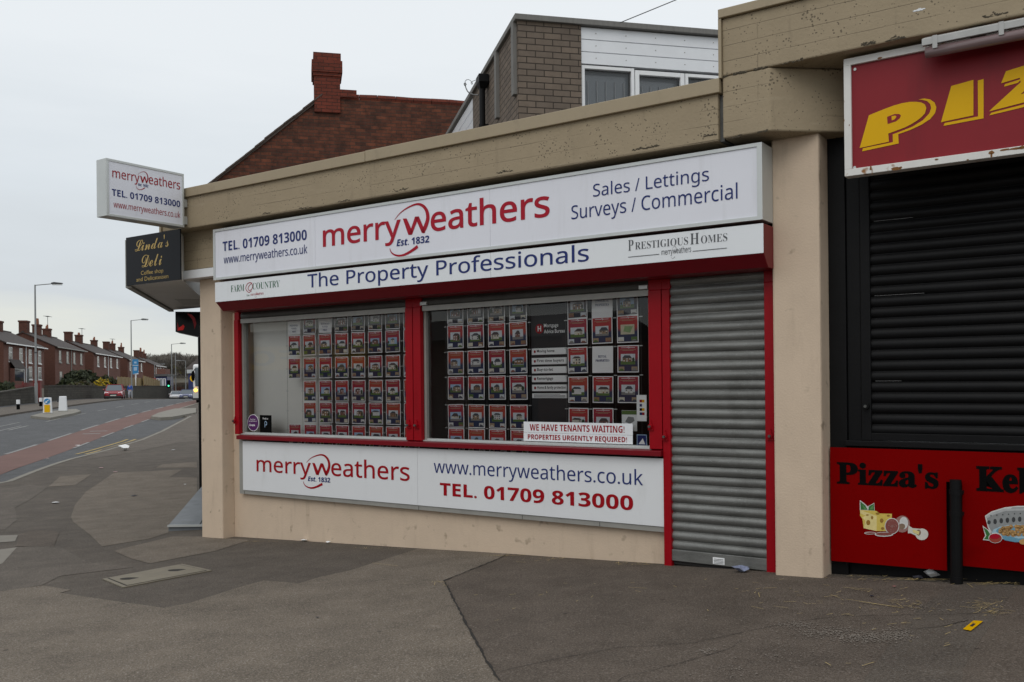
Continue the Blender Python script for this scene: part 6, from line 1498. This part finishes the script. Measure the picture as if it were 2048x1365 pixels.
for i in range(12):
    a = sty_(318 + i * 6.5, 775, 235)
    m_.box(a[0], a[0] + 5.5, 235, 236, a[1] - 4, a[1] + .1 + .5 * (i % 3), ('house_brick', 'stone_wall', 'brown_brick')[i % 3])
m_.build('distant_wall', base=(-70, 235, 0), frame=ST, label='broken line of low brick and stone walls under the wooded hill', cat='wall')

# wooded hill: bare winter trees reading as one mass
rnd = random.Random(11); m_ = MB()
for i in range(150):
    px = rnd.uniform(262, 412); f = (px - 262) / 150
    prof = 716 - 8 * math.sin(min(1, max(0, (px - 268) / 130)) * math.pi) ** .8 + (rnd.uniform(-3, 4)) + (6 if px < 282 else 0)
    yy = rnd.uniform(285, 345); row = (345 - yy) / 60
    x, zt2 = sty_(px, prof + row * rnd.uniform(4, 34), yy); gz = hill(x, yy); hh = max(5, zt2 - gz)
    m_.cyl((x, yy, gz - .5), (x, yy, gz + hh * .6), .25, 'twig_dark', .08, n=5, cap=False)
    dark = rnd.random() < .45
    for k in range(230):
        t = rnd.random(); a = rnd.uniform(0, 6.283); r_ = hh * .30 * math.sqrt(rnd.random()) * (1.0 if t < .55 else 1.5 * (1.2 - t)) + .2
        c = Vector((x + r_ * math.cos(a), yy + r_ * math.sin(a), gz + hh * (.22 + .78 * t))); d = Vector((math.cos(a) * rnd.uniform(.2, .8), math.sin(a) * .5, rnd.uniform(.3, 1.0))).normalized() * rnd.uniform(.5, 1.3); w_ = Vector((rnd.uniform(-1, 1), 0, rnd.uniform(-1, 1))).normalized() * rnd.uniform(.05, .15) * (1.6 if t < .6 else .7)
        m_.face([c - w_, c + w_, c + d], 'leaf_olive' if (t < .35 and rnd.random() < .4) else 'twig_dark' if dark else 'twig')
m_.build('woodland', base=(-80, 300, 0), frame=ST, kind='stuff', label='bare winter woodland on the far hill', cat='woodland')

# ------------------------------------------------------------------ person walking on the far pavement
_xp = rc(-19.4); _yp = stx(260, 790, _xp)[0]; pg = sw * _xp + sv * _yp; pq = Vector((_xp, _yp, 0))
def skin(name, joints, bones, mat, parent=None, **kw):
    frame, base = kw.pop('fb')
    me = bpy.data.meshes.new(name); me.from_pydata([Vector(j[:3]) for j in joints], bones, []); me.materials.append(MATS[mat])
    o = bpy.data.objects.new(name, me); COL.objects.link(o)
    s_ = o.modifiers.new('skin', 'SKIN')
    for v, j in zip(me.skin_vertices[0].data, joints): v.radius = (j[3], j[3] * (j[4] if len(j) > 4 else 1))
    me.skin_vertices[0].data[0].use_root = True
    sb_ = o.modifiers.new('sub', 'SUBSURF'); sb_.levels = sb_.render_levels = 2
    if parent is None: o.matrix_world = frame @ Matrix.Translation(base); INFO[o.name] = (frame, Vector(base))
    else: o.parent = parent
    return tag(o, **kw)
pbr('skin_tone', (.35, .2, .14), .6, .05); pbr('jacket_blue', (.02, .085, .36), .7, .1); pbr('trouser_pale', (.42, .44, .50), .7, .1); pbr('hood_dark', (.015, .02, .03), .8, .1)
fb = (ST, (pq.x, pq.y, G(pg.x, pg.y) + .03))
for_person = [(0, 0, .92, .13, .8), (0, 0, 1.15, .13, .8), (0, .01, 1.36, .15, .7), (0, .01, 1.50, .06), (0, -.01, 1.60, .085), (0, -.02, 1.70, .085), (-.19, .02, 1.40, .065), (-.25, .06, 1.14, .05), (-.24, .0, .90, .04), (.19, .0, 1.40, .065), (.25, -.05, 1.14, .05), (.24, -.12, .92, .04), (-.09, 0, .84, .10), (-.10, -.10, .48, .07), (-.11, -.02, .09, .05), (-.11, -.16, .04, .045), (.09, 0, .84, .10), (.10, .10, .48, .07), (.11, .30, .12, .05), (.11, .20, .03, .045)]
bones = [(0, 1), (1, 2), (2, 3), (3, 4), (4, 5), (2, 6), (6, 7), (7, 8), (2, 9), (9, 10), (10, 11), (0, 12), (12, 13), (13, 14), (14, 15), (0, 16), (16, 17), (17, 18), (18, 19)]
per = skin('person', for_person, bones, 'skin_tone', fb=fb, label='person in a blue jacket and pale trousers walking along the tall stone wall', cat='person')
grow = lambda js, k: [(j[0], j[1], j[2], j[3] * k) + tuple(j[4:]) for j in js]
J = [for_person[i] for i in (0, 1, 2, 3, 6, 7, 8, 9, 10, 11)]
skin('jacket', grow(J, 1.22), [(0, 1), (1, 2), (2, 3), (2, 4), (4, 5), (5, 6), (2, 7), (7, 8), (8, 9)], 'jacket_blue', per, fb=fb)
J = [for_person[i] for i in (0, 12, 13, 14, 16, 17, 18)]
skin('trousers', grow(J, 1.2), [(0, 1), (1, 2), (2, 3), (0, 4), (4, 5), (5, 6)], 'trouser_pale', per, fb=fb)
J = [for_person[i] for i in (4, 5)]
skin('hair', [(0, .015, 1.62, .095), (0, .01, 1.72, .095)], [(0, 1)], 'hood_dark', per, fb=fb)

# ------------------------------------------------------------------ litter, cover and straw on the pavement
def onground(px, py, lift=0.0):
    p = gp(px, py); return Vector((p.x, p.y, G(p.x, p.y) + lift))
cv = [onground(*p) for p in ((205, 1160), (364, 1130), (424, 1143), (246, 1177))]
ci = [cv[i].lerp(sum(cv, Vector()) / 4, .09) for i in range(4)]
mc = thing('inspection_cover', 'long tan concrete inspection cover with two finger holes in the pavement', 'cover', cv[0], WD)
m_ = MB(); m_.prism([c + Vector((0, 0, .002)) for c in cv], (0, 0, .009), 'cover'); m_.build('frame', mc)
m_ = MB(); m_.prism([c + Vector((0, 0, .0112)) for c in ci], (0, 0, .0012), 'crack'); m_.build('gap', mc)
ck = [ci[i].lerp(sum(cv, Vector()) / 4, .035) for i in range(4)]
m_ = MB(); m_.prism([c + Vector((0, 0, .0115)) for c in ck], (0, 0, .004), 'cover'); m_.build('lid', mc)
for px, py in ((260, 1161), (355.5, 1144)):
    c = onground(px, py, .0175); m_ = MB(); m_.face([c + Vector((.10 * math.cos(t), .055 * math.sin(t), 0)) for t in (6.283 * i / 14 for i in range(14))], 'crack'); m_.build('finger_hole', mc)
rl = random.Random(17)
def scrap(px, py, s_, mat, label, name='paper_scrap', flatn=.3, group=None, n=7):
    c = onground(px, py, .012); m_ = MB()
    ring = [Vector((s_ * math.cos(6.283 * i / n) * rl.uniform(.6, 1.1), s_ * math.sin(6.283 * i / n) * rl.uniform(.5, 1.0), rl.uniform(0, s_ * flatn))) for i in range(n)]
    top = Vector((rl.uniform(-.2, .2) * s_, rl.uniform(-.2, .2) * s_, s_ * flatn * 1.3))
    vs = [c + r_ for r_ in ring] + [c + top, c + Vector((0, 0, -.004))]
    m_.mesh(vs, [(i, (i + 1) % n, n) for i in range(n)] + [((i + 1) % n, i, n + 1) for i in range(n)], mat)
    return m_.build(name, base=c, frame=WD, label=label, cat='litter', group=group)
pbr('wrapper_blue', (.22, .25, .36), .3, .4, 40); pbr('can_pink', (.32, .16, .15), .4, .2, 20); pbr('dark_scrap', (.02, .02, .03), .7, .2)
scrap(249, 902, .19, 'paper', 'crumpled white carrier bag lying on the pavement by the kerb', 'carrier_bag', .8, n=9)
scrap(1482, 1146, .085, 'wrapper_blue', 'crumpled blue and silver wrapper under the steel door shutter', 'food_wrapper', .5, n=9)
scrap(1862, 1157, .075, 'paper', 'crumpled white wrapper beside the foot of the drainpipe', 'food_wrapper', .7, n=9)
scrap(1838, 1160, .05, 'dark_scrap', 'dark blue scrap next to the white wrapper at the drainpipe', 'food_wrapper', .4)
scrap(607, 1084, .055, 'paper', 'white paper scrap at the foot of the plinth, nearer the corner pier', flatn=.3)
scrap(657, 1087, .040, 'paper', 'white paper scrap at the foot of the plinth, farther from the corner pier', flatn=.3)
for px, py, s_, mat, lab in ((202, 937, .09, 'can_pink', 'flattened pinkish can in the middle of the far pavement'), (230, 945, .07, 'can_pink', 'small pinkish wrapper at the tip of the pale pavement patch'), (93, 918, .09, 'can_pink', 'pinkish wrapper in the gutter beside the red cycle lane'), (110, 1007, .10, 'paper', 'flat white paper strip on the pavement left of the pale patch'), (155, 892, .10, 'paper', 'white paper scrap on the road beside the kerb'), (347, 901, .07, 'paper', 'tiny white scrap near the deli posts'), (370, 970, .04, 'paper', 'tiny white scrap beside the tiled step'), (383, 1013, .05, 'straw', 'pale leaf lying on the tiled step'), (1788, 1176, .020, 'can_pink', 'tiny pink scrap on the brown tarmac below the red board'), (1744, 1195, .026, 'dark_scrap', 'tiny dark blue scrap on the brown tarmac below the red board'), (268, 993, .09, 'dark_scrap', 'dark stain like scrap on the pale pavement patch'), (635, 1238, .018, 'dark_scrap', 'small dark pellet on the pale tarmac in front of the plinth')):
    scrap(px, py, s_, mat, lab.replace('left of', 'beside'), flatn=.12)
# yellow card
yc_ = [onground(*p, .013) for p in ((1926, 1263), (1947, 1246), (1966, 1247), (1942, 1266))]
m_ = MB(); m_.prism(yc_, (0, 0, .002), 'yellow'); ycard = m_.build('yellow_card', base=yc_[0], frame=WD, label='orange yellow printed card lying on the dark tarmac strip', cat='card')
cc = sum(yc_, Vector()) / 4
m_ = MB(); a = (yc_[1] - yc_[0]) * .16; b = (yc_[3] - yc_[0]) * .18
m_.face([cc - a - b + Vector((0, 0, .0035)), cc + a - b + Vector((0, 0, .0035)), cc + a + b + Vector((0, 0, .0035)), cc - a + b + Vector((0, 0, .0035))], 'dark_scrap'); m_.build('print', ycard)
s0_, s1_ = onground(2000, 1164, .012), onground(2075, 1168.5, .012)
MB().cyl(s0_, s1_, .007, 'white', n=7).build('white_stick', base=s0_, frame=WD, label='thin white plastic stick on the ground below the second red board', cat='litter')
# loose straw, grit
m_ = MB(); rs_ = random.Random(9)
def stalk(px, py, l_, a=None, w_=.0022):
    c = onground(px, py, .012); a = rs_.uniform(-1.2, 1.2) if a is None else a
    d = (e * math.cos(a) - nin * math.sin(a)) * l_ / 2; b = Vector((-d.y, d.x, 0)).normalized() * w_; u_ = Vector((0, 0, rs_.uniform(.0, .01)))
    m_.face([c - d - b, c + d - b + u_, c + d + b + u_, c - d + b], 'straw')
for cx_, cy_, sx_, sy_, n_ in ((1850, 1160, 90, 8, 110), (1990, 1165, 45, 10, 70), (1730, 1156, 60, 7, 40), (1010, 1112, 35, 4, 45), (1120, 1120, 70, 5, 40), (1270, 1130, 40, 4, 45), (760, 1092, 40, 3, 30), (520, 1082, 40, 3, 30), (430, 1077, 25, 3, 18), (880, 1170, 18, 4, 14), (1820, 1208, 40, 8, 30), (1970, 1215, 30, 12, 60), (1990, 1228, 18, 6, 25), (1700, 1200, 160, 30, 50), (1850, 1260, 160, 50, 50), (1500, 1190, 200, 40, 40), (1150, 1180, 180, 40, 25), (980, 1230, 40, 20, 6)):
    for _ in range(int(n_ * .6)): stalk(cx_ + rs_.gauss(0, sx_ * .6), max(cy_ + rs_.gauss(0, sy_ * .6), 1078 + max(0, (cx_ - 400)) * .058), rs_.uniform(.015, .06) if rs_.random() < .88 else rs_.uniform(.08, .16))
for px, py, l_, a in ((1748, 1211, .42, .18), (1760, 1213, .3, .16), (1715, 1181, .22, -.02), (770, 1132, .35, .0), (1580, 1207, .09, -.5), (1540, 1180, .1, -.4), (1656, 1333, .08, .9), (2140, 1200, .3, .1)): stalk(px, py, l_, a, .0028)
m_.build('loose_straw', base=(2, 7, 0), frame=WD, kind='stuff', label='loose straw blown along the foot of the shop fronts', cat='straw')
pbr('chip', (.185, .16, .135), .9, .25, 20)
m_ = MB()
for cx_, cy_, sx_, sy_, n_ in ((1660, 1268, 70, 9, 380), (1730, 1278, 60, 10, 420), (1790, 1272, 40, 12, 260), (1600, 1253, 40, 6, 150), (1560, 1315, 40, 20, 20), (1470, 1345, 40, 14, 30), (1413, 1306, 14, 5, 60), (1850, 1215, 60, 12, 120), (1990, 1220, 40, 10, 130), (1700, 1160, 180, 8, 260), (1950, 1170, 70, 10, 160), (1200, 1200, 300, 80, 180), (1700, 1300, 300, 60, 70), (600, 1250, 400, 60, 160)):
    for _ in range(n_):
        px, py = cx_ + rs_.gauss(0, sx_ * .6), cy_ + rs_.gauss(0, sy_ * .6)
        if py < 1090 + max(0, px - 400) * .06 or py > 1364: continue
        c = onground(px, py, .009); r_ = rs_.uniform(.003, .008); k = rs_.randint(4, 5); ph = rs_.uniform(0, 6)
        m_.face([c + Vector((r_ * math.cos(ph + 6.283 * i / k) * rs_.uniform(.7, 1.2), r_ * math.sin(ph + 6.283 * i / k), rs_.uniform(0, .003))) for i in range(k)], 'chip')
m_.build('stone_chippings', base=(2, 6, 0), frame=WD, kind='stuff', label='pale stone chippings worn out of the tarmac', cat='gravel')
